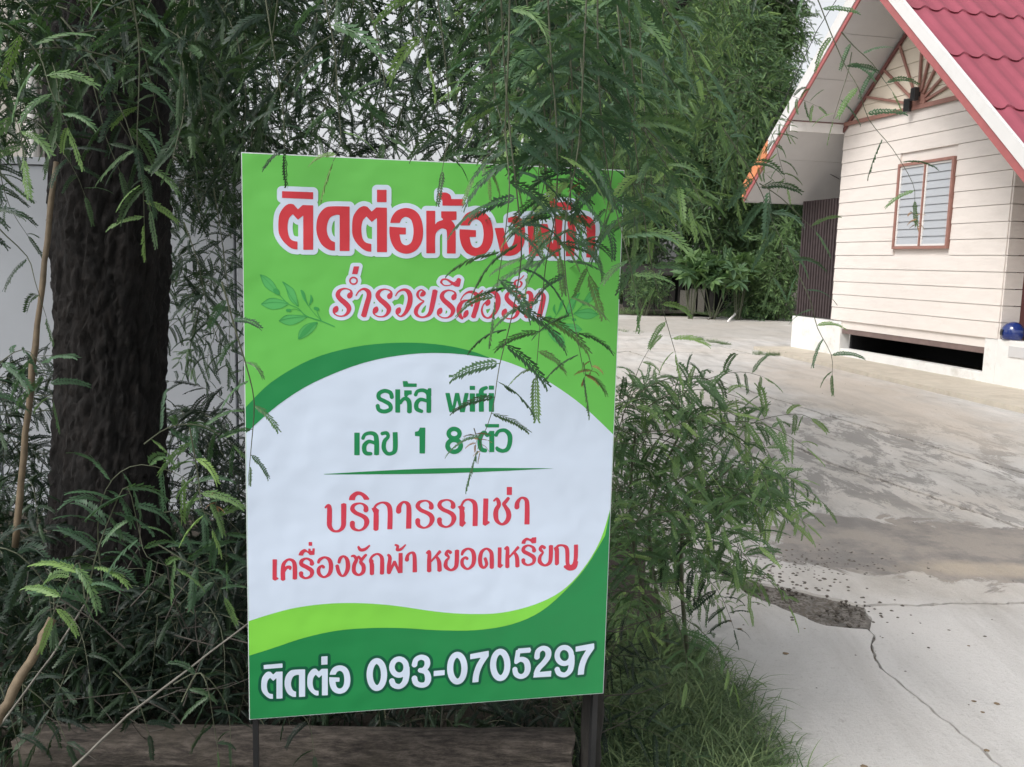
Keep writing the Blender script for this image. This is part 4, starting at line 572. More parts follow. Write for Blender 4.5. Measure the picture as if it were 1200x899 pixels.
# dark slatted screen on the left
scr = MB(); s = 3.80; 
while s < 4.93: scr.box(s, s+.045, -.06, -.03, .63, 2.62); s += .083
tag(scr.build('slat_screen', M['slat'], house), kind='stuff')
for z in (.63, 1.6, 2.55): MB().box(3.79, 4.97, -.11, -.065, z, z+.05).build('screen_rail', M['slat'], house)
MB().box(3.80, 4.95, -1.5, -1.44, .3, 2.6).build('porch_shade_panel', M['black'], house)  # added black panel, stands in for the porch shade behind the slats
MB().box(4.90, 5.0, -4.8, -4.7, 0, 2.7).build('porch_post', M['slat'], house)
# roof: soffit boards under the left slope
sl_len = math.hypot(1, SL)
edges = [AP+.02, 2.45, 3.07, 3.70, 4.35, EZ-.01]
for a, b in zip(edges, edges[1:]):
    b2 = b-.008
    MB().prism([(a, zr(a)), (b2, zr(b2)), (b2, zr(b2)+.018), (a, zr(a)+.018)], 'y', -5.1, .985).build('soffit_panel', M['soffit'], house)
edges = [-1.75, -.9, 0, .9, AP-.02]
for a, b in zip(edges, edges[1:]):
    b2 = b-.008
    MB().prism([(a, zr(a)), (b2, zr(b2)), (b2, zr(b2)+.018), (a, zr(a)+.018)], 'y', -5.1, .985).build('soffit_panel', M['soffit'], house)
# left slope sheet and right slope sheets with tile waves
MB().prism([(AP, AZ+.24), (EZ+.01, zr(EZ+.01)+.24), (EZ+.01, zr(EZ+.01)+.27), (AP, AZ+.27)], 'y', -5.2, .985).build('roof_sheet', M['roof'], house)
cs = [1.88, 1.02, .20, -.62, -1.44, -2.26]
nwave = 22; pitch = .285
for k in range(len(cs)-1):
    sa, sb = cs[k], cs[k+1]; vs = []; fs = []; no = int(6.25/pitch*10)
    st = [0, .12, .3, .5, .7, .86, .95, 1.0]
    for i in range(no+1):
        o_ = .985-6.2*i/no; wv = .5+.5*math.cos(2*math.pi*(.985-o_)/pitch); wv = wv**1.6
        for jn, tt in enumerate(st):
            s_ = sa+(sb-sa)*tt; lift = .030*tt**1.5
            s_ -= (.03*(1-wv) if tt == 1 else 0)
            vs.append((s_, o_, zr(min(s_, AP))+.24+.030*wv+lift-(0 if s_ < AP else .0)))
        vs.append((sb+.004, o_, zr(sb)+.235))
    m = len(st)+1
    for i in range(no):
        for j in range(m-1): a = i*m+j; fs.append((a, a+1, a+m+1, a+m))
    MB().add(vs, fs).build('roof_sheet', M['roof'], house, smooth=False)
MB().prism([(AP-.16, AZ+.16), (AP, AZ+.36), (AP+.16, AZ+.16)], 'y', -5.2, 1.08).build('ridge_cap', M['roof'], house)
def rake(side, off0, off1, o0, o1, s_end0, s_end1, mat, name, parent=house):
    """board along the gable slope between two offsets above the soffit line, from s_end0 to s_end1"""
    k = SL if side > 0 else SR
    def z(s, o): return AZ-abs(s-AP)*k+o
    return MB().prism([(s_end0, z(s_end0, off0)), (s_end1, z(s_end1, off0)), (s_end1, z(s_end1, off1)), (s_end0, z(s_end0, off1))], 'y', o0, o1).build(name, mat, parent)
rake(1, .0, .085, .985, 1.01, AP, EZ, M['pink'], 'rake_trim'); rake(1, .088, .335, .99, 1.025, AP, 4.36, M['barge'], 'barge_board')
tag(rake(1, .088, .335, .99, 1.025, 4.362, EZ+.02, M['orange'], 'barge_board'), 'unpainted orange lower end of the barge board')
rake(-1, -.02, .12, .985, 1.012, -1.75, AP, M['pink'], 'rake_trim'); rake(-1, .123, .33, .99, 1.03, -1.75, AP, M['barge'], 'barge_board')
MB().prism([(EZ, zr(EZ)), (EZ+.02, zr(EZ)), (EZ+.02, zr(EZ)+.13), (EZ, zr(EZ)+.13)], 'y', -5.1, .985).build('fascia', M['soffit'], house)
# tie beam from the wall corner out to the gable, with a white board below
MB().box(3.70, 3.76, .032, .98, 3.77, 3.80).build('tie_beam', M['maroon'], house)
MB().box(3.715, 3.75, .032, .98, 3.62, 3.768).build('tie_board', M['white_paint'], house)
# sunburst gable
MB().box(.55, 3.70, .031, .062, 3.735, 3.795).build('gable_beam', M['winframe'], house)
sb_ = empty('sunburst', (0, 0, 0), 0, house); cx, cz = 1.90, 3.797
MB().prism([(cx+.17*math.cos(a), cz+.17*math.sin(a)) for a in np.linspace(0, math.pi, 14)], 'y', .031, .066).build('sun_disc', M['winframe'], sb_)
for ts, tz in ((3.25, 4.13), (2.85, 4.50), (2.45, 4.75), (1.93, 4.98), (1.62, 4.85), (1.32, 4.62), (1.00, 4.35), (.75, 4.08)):
    d = Vector((ts-cx, 0, tz-cz)).normalized(); n_ = Vector((-d.z, 0, d.x))*.018
    # stop under the roof line
    L = (Vector((ts, 0, tz))-Vector((cx, 0, cz))).length
    while cz+d.z*L > wallz(cx+d.x*L)-.03: L -= .02
    a = Vector((cx, 0, cz))+d*.165; b = Vector((cx, 0, cz))+d*L
    MB().prism([((a-n_).x, (a-n_).z), ((b-n_).x, (b-n_).z), ((b+n_).x, (b+n_).z), ((a+n_).x, (a+n_).z)], 'y', .031, .056).build('ray', M['winframe'], sb_)
MB().prism([(3.74, zr(3.74)-.13), (3.74, zr(3.74)-.06), (AP, AZ-.06), (AP, AZ-.13)], 'y', .031, .058).build('gable_trim', M['maroon'], house)
MB().prism([(.3, zr(.3)-.13), (.3, zr(.3)-.06), (AP, AZ-.06), (AP, AZ-.13)], 'y', .031, .058).build('gable_trim', M['maroon'], house)
# two small black spotlights on the gable
for (s_, z_, r_) in ((1.86, 3.93, 0), (2.05, 3.80, .5)):
    sp = empty('spotlight', hw(s_, .07, z_), HR+r_)
    tag(sp, 'upright black spotlight fixed above the sunburst centre on the gable' if r_ == 0 else 'lower black spotlight turned outward beside the sunburst centre', 'spotlight')
    bevel(MB().box(-.045, .045, .03, .11, -.09, .09).build('housing', M['blackmetal'], sp), .01)
    MB().box(-.02, .02, -.01, .032, -.03, .03).build('bracket', M['blackmetal'], sp); MB().box(-.037, .037, .111, .114, -.075, .075).build('lens', M['black'], sp)
# helmet on the low wall
hp = hw(-.16, -.07, .632); he = empty('helmet', hp, HR+.5)
tag(he, 'shiny dark blue rounded helmet resting on the low white porch wall', 'helmet')
hv = []; hf = []; NU, NV = 20, 12
for j in range(NV+1):
    ph = -0.62+(math.pi/2+.62)*j/NV
    for i in range(NU):
        th = 2*math.pi*i/NU; r = .135*math.cos(ph)*(1+.08*math.cos(th)); hv.append((r*math.cos(th), r*.92*math.sin(th), .085+.135*math.sin(ph)*1.05))
hf = [(j*NU+i, j*NU+(i+1) % NU, (j+1)*NU+(i+1) % NU, (j+1)*NU+i) for j in range(NV) for i in range(NU)]+[tuple(range(NU))[::-1]]
MB().add(hv, hf).build('shell', M['blue'], he, smooth=True)
vv = []; vf = []
for j in range(5):
    for i in range(9):
        th = -.95+1.9*i/8; z = .055+.075*j/4; r = (.135*1.08+.006)*math.sqrt(max(.1, 1-((z-.085)/.142)**2)); vv.append((r*math.cos(th), r*.93*math.sin(th), z))
for j in range(4):
    for i in range(8): a = j*9+i; vf.append((a, a+1, a+10, a+9))
MB().add(vv, vf).build('visor', M['blackmetal'], he, smooth=True)
# thin cables running along the roof of the house
stick('cable', [hw(1.0, 1.15, 6.2), hw(2.9, 1.12, 4.95), hw(4.3, 1.10, 3.55), hw(4.6, -.5, 3.0)], .006, .006, M['blackmetal'], 'thin black cable hanging along the left roof edge of the bungalow', 'cable', sides=5)
# ------------------------------------------------------------------ foliage
class Leafy(MB):
    def __init__(s): super().__init__(); s.t = []
    def addt(s, vs, fs, mi, tone): s.add(vs, fs, mi); s.t += [tone]*len(vs)
def pinnate(mb, base, d, L, rg, tone, n=11, droop=.5, wid=.17, fold=.38):
    """one feathery leaf: a thin midrib with pairs of small oblong leaflets"""
    d = d.normalized(); side = d.cross(Vector((0, 0, 1)))
    if side.length < .15: side = Vector((rg.uniform(-1, 1), rg.uniform(-1, 1), 0))
    side.normalize(); side = (Matrix.Rotation(rg.uniform(-1.25, 1.25), 3, d) @ side)
    pts = []
    p = base.copy(); dd = d.copy(); seg = L/n
    bend = Vector((0, 0, -1))*droop*rg.uniform(1.1, 2.6)/n+side*rg.uniform(-.25, .25)/n
    for i in range(n+1):
        pts.append((p.copy(), dd.copy())); dd = (dd+bend).normalized(); p = p+dd*seg
    nrm0 = side.cross(d).normalized()
    r = .0006+.004*L
    q = [x[0] for x in pts[::3]]+[pts[-1][0]]
    vs = []; 
    for k in q: vs += [k-side*r, k+side*r]
    mb.addt(vs, [(2*i, 2*i+1, 2*i+3, 2*i+2) for i in range(len(q)-1)], 0, tone)
    for i in range(1, n+1):
        p, dd = pts[i]; f = i/n; ll = L*wid*(1.0 if .15 < f < .8 else .75)*rg.uniform(.85, 1.1); w_ = seg*.72
        for sg in (-1, 1):
            sd = (side*sg*.66+dd*.75+nrm0*(-fold)*rg.uniform(.4, 1.2)).normalized()
            m = p+sd*ll*.5
            mb.addt([p-dd*w_*.3, m-dd*w_, p+sd*ll-dd*w_*.1, m+dd*w_*.9], [(0, 1, 2, 3)], 0, tone+rg.uniform(-.08, .08))
def twig_mesh(path, L, spacing, rg, droop=.6, young=.38, stem=.0016, n=11, dirs=None, wid=.17, tone0=0.0, skip=.06):
    """stem along a path, feathery leaves on alternating sides"""
    L *= 1.22; spacing *= 1.18; n = int(n*1.15); mb = Leafy(); P = [Vector(p) for p in path]
    k0 = len(mb.v); mb.tube(P, [stem*(1.3-.9*i/(len(P)-1)) for i in range(len(P))], 5, 1); mb.t += [0.3]*(len(mb.v)-k0)
    seg = [(P[i+1]-P[i]).length for i in range(len(P)-1)]; T = sum(seg); s = spacing*.8; k = rg.random() < .5; ph = rg.uniform(0, 6.28)
    while s < T:
        a = s; i = 0
        while i < len(seg)-1 and a > seg[i]: a -= seg[i]; i += 1
        p = P[i].lerp(P[i+1], min(1, a/seg[i])); tg = (P[i+1]-P[i]).normalized()
        ph2 = ph+(math.pi if k else 0)+rg.uniform(-.7, .7)
        ref = tg.cross(Vector((.31, .2, .93)) if abs(tg.z) < .9 else Vector((1, 0, .1))).normalized()
        if dirs is not None: ref = (dirs-tg*dirs.dot(tg)).normalized(); ph2 = (0 if k else math.pi)+rg.uniform(-.55, .55)
        out = Matrix.Rotation(ph2, 3, tg) @ ref
        fr_ = s/T
        d = (out*1.0+tg*rg.uniform(.15, .6)+Vector((0, 0, .30))).normalized()
        tone = tone0+.35+rg.uniform(-.25, .25)+(.35 if rg.random() < .10 else 0)+(young*max(0, fr_-.55)/.45)
        if rg.random() > skip: pinnate(mb, p, d, L*rg.uniform(.75, 1.1)*(1-.35*max(0, fr_-.75)/.25), rg, tone, n, droop, wid)
        s += spacing*rg.uniform(.75, 1.3); k = not k
    # terminal leaf
    pinnate(mb, P[-1], (P[-1]-P[-2]), L*.7, rg, tone0+.45+young, n, droop*.5, wid)
    return mb
def tone_of(mb): return [min(1, max(0, x)) for x in mb.t]
def hang_path(rg, L, sway=.25, n=7, up=.0, out=.6):
    p = Vector((0, 0, 0)); a = rg.uniform(0, 6.28); d = Vector((math.cos(a)*out, math.sin(a)*out, up-.35)).normalized(); pts = [p.copy()]
    for i in range(n):
        d = (d+Vector((rg.uniform(-sway, sway)*.5, rg.uniform(-sway, sway)*.5, -.22))).normalized(); p = p+d*L/n; pts.append(p.copy())
    return pts
def arch_path(rg, L, n=7):
    p = Vector((0, 0, 0)); d = Vector((1, rg.uniform(-.2, .2), .5)).normalized(); pts = [p.copy()]
    for i in range(n):
        d = (d+Vector((0, rg.uniform(-.12, .12), -.17))).normalized(); p = p+d*L/n; pts.append(p.copy())
    return pts
SRC = bpy.data.collections.new('foliage_sources')       # leaf sprays the foliage masses are made of
def source(mb, name, mats):
    me = bpy.data.meshes.new(name); me.from_pydata([tuple(v) for v in mb.v], [], mb.f)
    for m in mats: me.materials.append(m)
    me.polygons.foreach_set('material_index', mb.mi)
    a = me.attributes.new('tone', 'FLOAT', 'POINT'); a.data.foreach_set('value', tone_of(mb)); return me
def mkset(prefix, mats, makers):
    col = bpy.data.collections.new(prefix); mes = []
    for i, mk in enumerate(makers):
        me = source(mk, '%s_spray' % prefix, mats); mes.append(me); o = bpy.data.objects.new('%s_%02d' % (prefix, i), me); col.objects.link(o)
    return col, mes
rs = random.Random(11)
hang = [twig_mesh(hang_path(rs, rs.uniform(.32, .48)), .092, .026, rs, .7) for _ in range(6)]
arch = [twig_mesh(arch_path(rs, rs.uniform(.30, .42)), .090, .022, rs, .6) for _ in range(5)]
bush_hang = [twig_mesh(hang_path(rs, rs.uniform(.30, .42)), .10, .030, rs, .7, n=8, wid=.22) for _ in range(5)]
SET_HANG = mkset('hanging', [M['leaf'], M['twig']], hang)
SET_LIT = mkset('sunny', [M['leaf_lit'], M['twig']], arch)
SET_LITH = mkset('sunny_hanging', [M['leaf_lit'], M['twig']], hang)
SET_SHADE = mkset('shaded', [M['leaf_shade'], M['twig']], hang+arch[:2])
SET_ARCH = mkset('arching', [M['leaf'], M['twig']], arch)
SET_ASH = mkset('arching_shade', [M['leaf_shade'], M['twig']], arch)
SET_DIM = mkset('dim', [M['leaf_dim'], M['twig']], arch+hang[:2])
SET_FAR = mkset('far', [M['leaf_far'], M['twig']], bush_hang)
SET_BRIGHT = mkset('bright', [M['leaf_bright'], M['twig']], bush_hang)

def scatter(name, pts, rots, scl, colset, parent, kind='stuff', loc=(0, 0, 0)):
    """one foliage mass: sprays instanced on a cloud of points"""
    N = len(pts); me = bpy.data.meshes.new(name); me.vertices.add(N); me.vertices.foreach_set('co', np.asarray(pts, dtype=np.float32).ravel())
    a = me.attributes.new('rot', 'FLOAT_VECTOR', 'POINT'); a.data.foreach_set('vector', np.asarray(rots, dtype=np.float32).ravel())
    a = me.attributes.new('scl', 'FLOAT', 'POINT'); a.data.foreach_set('value', np.asarray(scl, dtype=np.float32))
    col, mes = colset
    a = me.attributes.new('idx', 'INT', 'POINT'); a.data.foreach_set('value', rng.integers(0, len(mes), N).astype(np.int32))
    o = bpy.data.objects.new(name, me); C.objects.link(o); o.location = loc
    if parent: o.parent = parent
    ng = bpy.data.node_groups.new(name+'_nodes', 'GeometryNodeTree')
    ng.interface.new_socket('Geometry', in_out='INPUT', socket_type='NodeSocketGeometry'); ng.interface.new_socket('Geometry', in_out='OUTPUT', socket_type='NodeSocketGeometry')
    gi = ng.nodes.new('NodeGroupInput'); go = ng.nodes.new('NodeGroupOutput'); ip = ng.nodes.new('GeometryNodeInstanceOnPoints'); ci = ng.nodes.new('GeometryNodeCollectionInfo')
    ci.inputs['Collection'].default_value = col; ci.inputs['Separate Children'].default_value = True; ci.inputs['Reset Children'].default_value = True
    def na(n, dt):
        x = ng.nodes.new('GeometryNodeInputNamedAttribute'); x.data_type = dt; x.inputs['Name'].default_value = n; return x.outputs['Attribute']
    e2r = ng.nodes.new('FunctionNodeEulerToRotation'); ng.links.new(na('rot', 'FLOAT_VECTOR'), e2r.inputs[0])
    ng.links.new(gi.outputs[0], ip.inputs['Points']); ng.links.new(ci.outputs[0], ip.inputs['Instance']); ip.inputs['Pick Instance'].default_value = True
    ng.links.new(na('idx', 'INT'), ip.inputs['Instance Index']); ng.links.new(e2r.outputs[0], ip.inputs['Rotation']); ng.links.new(na('scl', 'FLOAT'), ip.inputs['Scale'])
    ng.links.new(ip.outputs[0], go.inputs[0])
    md = o.modifiers.new('sprays', 'NODES'); md.node_group = ng
    return tag(o, kind=kind)
def rots_hang(n, tilt=.45): return np.stack([rng.normal(0, tilt, n), rng.normal(0, tilt, n), rng.uniform(0, 6.283, n)], 1)
def region(polys, n, d0, d1, clump=0, dpow=1.0):
    """n points inside a wedge of space whose outline is given in photo pixels, between two distances"""
    out = []; P = np.array(polys, float); x0, y0 = P.min(0); x1, y1 = P.max(0)
    cl = [(rng.uniform(x0, x1), rng.uniform(y0, y1), rng.uniform(0, 1)) for _ in range(clump)] if clump else None
    while len(out) < n:
        if cl is not None:
            c = cl[rng.integers(len(cl))]; s_ = (x1-x0)*.06; x, y = rng.normal(c[0], s_), rng.normal(c[1], s_); t = min(1, max(0, rng.normal(c[2], .1)))
        else: x, y = rng.uniform(x0, x1), rng.uniform(y0, y1); t = rng.uniform()
        ins = False; j = len(P)-1
        for i in range(len(P)):
            if (P[i, 1] > y) != (P[j, 1] > y) and x < (P[j, 0]-P[i, 0])*(y-P[i, 1])/(P[j, 1]-P[i, 1])+P[i, 0]: ins = not ins
            j = i
        if ins: out.append(tuple(pix(x, y, d0+(d1-d0)*t**dpow)))
    return np.array(out)

# ---- the big tree on the left
tree = empty('tamarind_tree', (-1.275, 2.80, 0)); tag(tree, 'large dark barked tree with feathery leaves hanging over the sign', 'tree')
def trunk_mesh(prof, sides, rg, jit=.06, ridges=9, amp=.05):
    vs = []; n = len(prof)
    for i, (x, y, z, r) in enumerate(prof):
        for k in range(sides):
            th = 2*math.pi*k/sides
            rr = r*(1+amp*math.sin(th*ridges+1.3*math.sin(z*1.3))+amp*.8*math.sin(th*4+z*2.1)+jit*(rg.random()-.5)); vs.append((x+rr*math.cos(th), y+rr*math.sin(th), z))
    fs = [(i*sides+k, i*sides+(k+1) % sides, (i+1)*sides+(k+1) % sides, (i+1)*sides+k) for i in range(n-1) for k in range(sides)]+[tuple(range((n-1)*sides, n*sides))]
    return MB().add(vs, fs)
from mathutils import noise as mn
def bark_trunk(prof, sides):
    vs = []; n = len(prof)
    for (x, y, z, r) in prof:
        for k in range(sides):
            th = 2*math.pi*k/sides; c, s = math.cos(th), math.sin(th)
            q = Vector((c*r*44, s*r*44, z*15)); q += Vector((mn.noise(q*.5), mn.noise(q*.5+Vector((7, 0, 0))), mn.noise(q*.4+Vector((0, 9, 0)))))*1.1
            dd = mn.voronoi(q)[0]; e = min(.35, dd[1]-dd[0])/.35
            rr = r+.008*(e-.6)+.014*mn.fractal(Vector((c*3, s*3, z*2.2)), 1, 2, 4)+.009*mn.fractal(q*2.2, .6, 2, 4)
            vs.append((x+rr*c, y+rr*s, z))
    fs = [(i*sides+k, i*sides+(k+1) % sides, (i+1)*sides+(k+1) % sides, (i+1)*sides+k) for i in range(n-1) for k in range(sides)]+[tuple(range((n-1)*sides, n*sides))]
    return MB().add(vs, fs)
prof = []
for i in range(270):
    z = -.15+i*.0167; prof.append((.0+.05*math.sin(z*.9)-.02+.012*z, .0, z, .156+.10*math.exp(-(z+.15)*2.6)+.008*math.sin(z*5)+.012*max(0, z-1.2)))
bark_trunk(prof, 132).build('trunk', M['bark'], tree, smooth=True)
def limb(pts, r0, r1, parent, name='limb', mat=None, sides=12):
    P = [Vector(p) for p in pts]; Q = []
    for i in range(len(P)-1):
        a = P[i-1] if i else P[i]; d = P[i+2] if i+2 < len(P) else P[i+1]
        for t in (0, .2, .4, .6, .8): Q.append(crom(a, P[i], P[i+1], d, t))
    Q.append(P[-1]); n = len(Q)
    return MB().tube(Q, [r0+(r1-r0)*(i/(n-1))**.8 for i in range(n)], sides, jit=.18, rg=rs).build(name, mat or M['bark'], parent, smooth=True)
for L_ in ([(.02, 0, 3.0), (.5, -.3, 3.5), (1.3, -.7, 3.7), (2.1, -1.0, 3.5)], [(0, 0, 3.3), (.5, .5, 3.9), (1.5, 1.1, 4.2), (2.6, 1.9, 4.1)], [(.02, 0, 2.7), (-.4, -.5, 3.2), (-1.1, -1.1, 3.5)],
           [(.02, 0, 3.6), (-.3, .4, 4.4), (-1.2, 1.2, 4.9)], [(0, 0, 4.2), (.2, -.3, 5.0), (.8, -.2, 5.7)], [(.05, 0, 2.95), (.7, .4, 3.3), (1.5, .6, 3.25), (2.2, .5, 3.05)]):
    limb(L_, .085, .025, tree)
T0 = Vector((-1.275, 2.80, 0))
def crownpts(n, zlo, zhi, cx, cy, rx, ry, hollow=.0):
    out = []
    while len(out) < n:
        x, y, z = rng.uniform(-1, 1, 3)
        if x*x+y*y+z*z < 1 and x*x+y*y+z*z > hollow: out.append((cx+x*rx, cy+y*ry, zlo+(zhi-zlo)*(z+1)/2))
    return np.array(out)
# high crown overhead, out of the picture but shading the place
p = crownpts(1500, 3.0, 6.2, -1.6, 3.3, 3.6, 2.9)
p = p[(p[:, 1] > 2.5) & (p[:, 0] < .1)]
p = p[~((p[:, 2] < 1.5+.27*p[:, 1]+.35))]
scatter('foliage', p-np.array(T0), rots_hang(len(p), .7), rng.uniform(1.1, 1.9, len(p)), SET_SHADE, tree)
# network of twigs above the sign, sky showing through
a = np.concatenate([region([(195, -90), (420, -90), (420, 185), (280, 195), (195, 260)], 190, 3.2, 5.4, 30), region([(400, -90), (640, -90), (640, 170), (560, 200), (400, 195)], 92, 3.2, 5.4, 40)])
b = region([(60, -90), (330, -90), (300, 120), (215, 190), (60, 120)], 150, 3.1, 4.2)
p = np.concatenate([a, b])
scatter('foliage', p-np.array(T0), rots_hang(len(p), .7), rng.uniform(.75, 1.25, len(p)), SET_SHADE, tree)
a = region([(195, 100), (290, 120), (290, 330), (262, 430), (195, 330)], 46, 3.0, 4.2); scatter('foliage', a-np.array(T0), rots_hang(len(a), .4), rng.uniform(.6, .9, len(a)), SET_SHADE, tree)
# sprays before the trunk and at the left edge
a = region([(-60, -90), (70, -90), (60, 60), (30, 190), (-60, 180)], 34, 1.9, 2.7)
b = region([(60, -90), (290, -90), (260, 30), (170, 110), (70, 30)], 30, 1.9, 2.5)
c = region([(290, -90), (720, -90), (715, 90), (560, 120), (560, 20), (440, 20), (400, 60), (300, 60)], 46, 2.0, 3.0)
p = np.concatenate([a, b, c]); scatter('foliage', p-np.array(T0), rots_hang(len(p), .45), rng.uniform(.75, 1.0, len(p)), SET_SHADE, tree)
a = region([(560, -90), (735, -90), (735, 130), (690, 150), (600, 110)], 55, 1.75, 2.8); scatter('foliage', a-np.array(T0), rots_hang(len(a), .35), rng.uniform(.65, .95, len(a)), SET_HANG, tree)

def spray(pixels, dist, L=.088, sp=.030, tone0=0, young=.3, mat='leaf', parent=tree, base=T0, droop=.6, d1=None, wid=.195, n=12, seed=0, skip=.05, stem=.0014):
    """one hanging twig whose stem passes the given places"""
    r_ = random.Random(seed*7+int(pixels[0][0])); m = len(pixels); d1 = d1 or dist
    P = [pix(x, y, dist+(d1-dist)*i/(m-1))+Vector((0, r_.uniform(-.02, .02), 0)) for i, (x, y) in enumerate(pixels)]
    Q = []
    for i in range(m-1):
        a = P[i-1] if i else P[i]; d = P[i+2] if i+2 < m else P[i+1]
        for t in (0, .33, .66): Q.append(crom(a, P[i], P[i+1], d, t))
    Q.append(P[-1]); o = Q[0]
    mb = twig_mesh([q-o for q in Q], L, sp, r_, droop, young, stem, n, Vector((1, 0, 0)), wid, tone0, skip)
    ob = mb.build('leafy_twig', [M[mat], M['twig']], parent, tone=tone_of(mb)); ob.location = o-base; return ob
# twigs in front of the sign, right half
spray([(585, -60), (590, 60), (598, 160), (607, 240), (611, 300), (600, 370), (585, 430), (577, 480), (560, 525)], 1.52, .090, .030, seed=1, tone0=-.2)
spray([(598, -60), (596, 60), (592, 150), (597, 220), (590, 290), (580, 350)], 1.50, .090, .030, seed=74, tone0=-.2)
spray([(640, -60), (645, 60), (652, 150), (652, 240), (640, 310), (633, 380), (628, 440)], 1.55, .088, .028, seed=2, tone0=-.15)
spray([(690, -60), (684, 60), (678, 170), (662, 260), (664, 330), (675, 390), (684, 438)], 1.56, .086, .027, seed=3, tone0=-.1)
spray([(610, -60), (625, 60), (640, 140), (640, 200), (628, 260), (618, 320)], 1.66, .080, .028, seed=4)
spray([(700, -60), (700, 80), (708, 170), (722, 240), (735, 300), (745, 345)], 1.6, .078, .030, seed=5, tone0=.05)
spray([(720, -60), (728, 60), (742, 160), (752, 240), (762, 310), (775, 360), (790, 412)], 1.75, .082, .027, seed=6, tone0=.15)
spray([(668, -60), (668, 60), (664, 130), (655, 190), (650, 250), (655, 300)], 1.7, .080, .026, seed=7)
spray([(560, -60), (572, 40), (580, 110), (592, 160), (604, 200)], 1.7, .080, .028, seed=8)
spray([(660, -60), (668, 60), (672, 140), (668, 215), (672, 270), (690, 320)], 1.62, .095, .028, seed=71)
spray([(630, -60), (640, 40), (646, 120), (638, 190), (645, 245), (655, 290)], 1.64, .095, .028, seed=72)
spray([(735, -60), (738, 40), (745, 120), (735, 180), (745, 230), (742, 290)], 1.8, .095, .026, seed=73, tone0=.08)
spray([(748, -60), (752, 60), (756, 140), (757, 200), (750, 260)], 2.0, .085, .024, seed=9, tone0=.1)
spray([(775, 0), (778, 80), (782, 150), (776, 220), (765, 270)], 2.2, .085, .024, seed=10, tone0=.1)
# twigs over the top edge, left half
spray([(372, -60), (384, 10), (393, 60), (395, 120), (399, 165), (392, 190)], 1.6, .082, .034, seed=11, tone0=.12, young=.4)
spray([(478, -60), (486, -10), (494, 40), (500, 62)], 1.6, .085, .030, seed=12, tone0=.25)
spray([(505, -60), (520, 60), (526, 140), (519, 200)], 1.75, .075, .034, seed=13, mat='leaf_shade')
spray([(300, -60), (318, 40), (330, 120), (335, 175)], 1.8, .080, .032, seed=14, mat='leaf_shade')
spray([(420, -60), (440, 40), (452, 110), (448, 165)], 1.95, .085, .030, seed=15, mat='leaf_shade')
# before the trunk
spray([(148, -60), (158, 40), (162, 110), (161, 170), (166, 225), (168, 262)], 1.9, .085, .030, seed=16, tone0=.10, young=.45)
spray([(150, -20), (168, 70), (185, 145)], 1.95, .075, .036, seed=17, mat='leaf_shade')
spray([(228, -50), (232, 40), (240, 120), (246, 145)], 2.0, .075, .04, seed=18, mat='leaf_shade')
spray([(90, 40), (110, 100), (125, 160), (140, 200)], 2.1, .080, .036, seed=19, mat='leaf_shade')
spray([(-30, 20), (10, 30), (40, 60), (62, 105), (80, 150)], 1.7, .085, .024, seed=20, tone0=0)
spray([(-40, 80), (-5, 110), (15, 145), (25, 185)], 1.7, .085, .024, seed=21, tone0=.1)
spray([(-30, -20), (20, -5), (55, 30), (72, 70)], 1.9, .085, .024, seed=22, mat='leaf_shade')
spray([(-20, 230), (2, 265), (28, 300), (45, 330), (52, 372)], 1.9, .070, .036, seed=23, mat='leaf_shade')
# twig beside the left edge of the sign
spray([(262, 330), (280, 390), (292, 430), (300, 470), (296, 520), (290, 548)], 1.62, .055, .034, seed=24)
spray([(215, 260), (235, 310), (245, 370), (262, 420)], 2.6, .085, .036, seed=25, mat='leaf_shade')
spray([(250, 220), (262, 300), (270, 360), (268, 430)], 2.8, .085, .036, seed=26, mat='leaf_shade')
# thin twigs hanging before the house
spray([(930, -40), (955, -10), (975, 35), (992, 75), (1003, 105), (1018, 140), (1045, 175), (1066, 215), (1073, 235)], 2.45, .085, .062, seed=27, skip=.0, wid=.15, tone0=-.1)
spray([(985, 38), (1000, 55), (1020, 75), (1035, 95), (1042, 108)], 2.5, .075, .042, seed=28, wid=.15, tone0=-.1)
spray([(1000, 60), (992, 85), (984, 110), (975, 140)], 2.5, .075, .038, seed=29, wid=.15, tone0=-.1)
spray([(880, -30), (905, -2), (925, 8), (938, 25)], 2.3, .07, .035, seed=30, wid=.15, mat='leaf_shade')
spray([(845, 150), (872, 190), (893, 225), (908, 262), (915, 290), (905, 325)], 2.6, .105, .036, seed=31, tone0=-.05)
spray([(890, 215), (915, 232), (940, 255), (957, 270)], 2.6, .10, .036, seed=32, tone0=-.05)
spray([(920, 290), (936, 320), (948, 352), (960, 385), (972, 415), (978, 440)], 2.3, .075, .040, seed=33, wid=.13, tone0=-.05, skip=0)
tree['label'] = 'large dark barked tree with feathery leaves hanging over the sign'
for o in tree.children:
    if o.name.startswith('leafy_twig'): pass

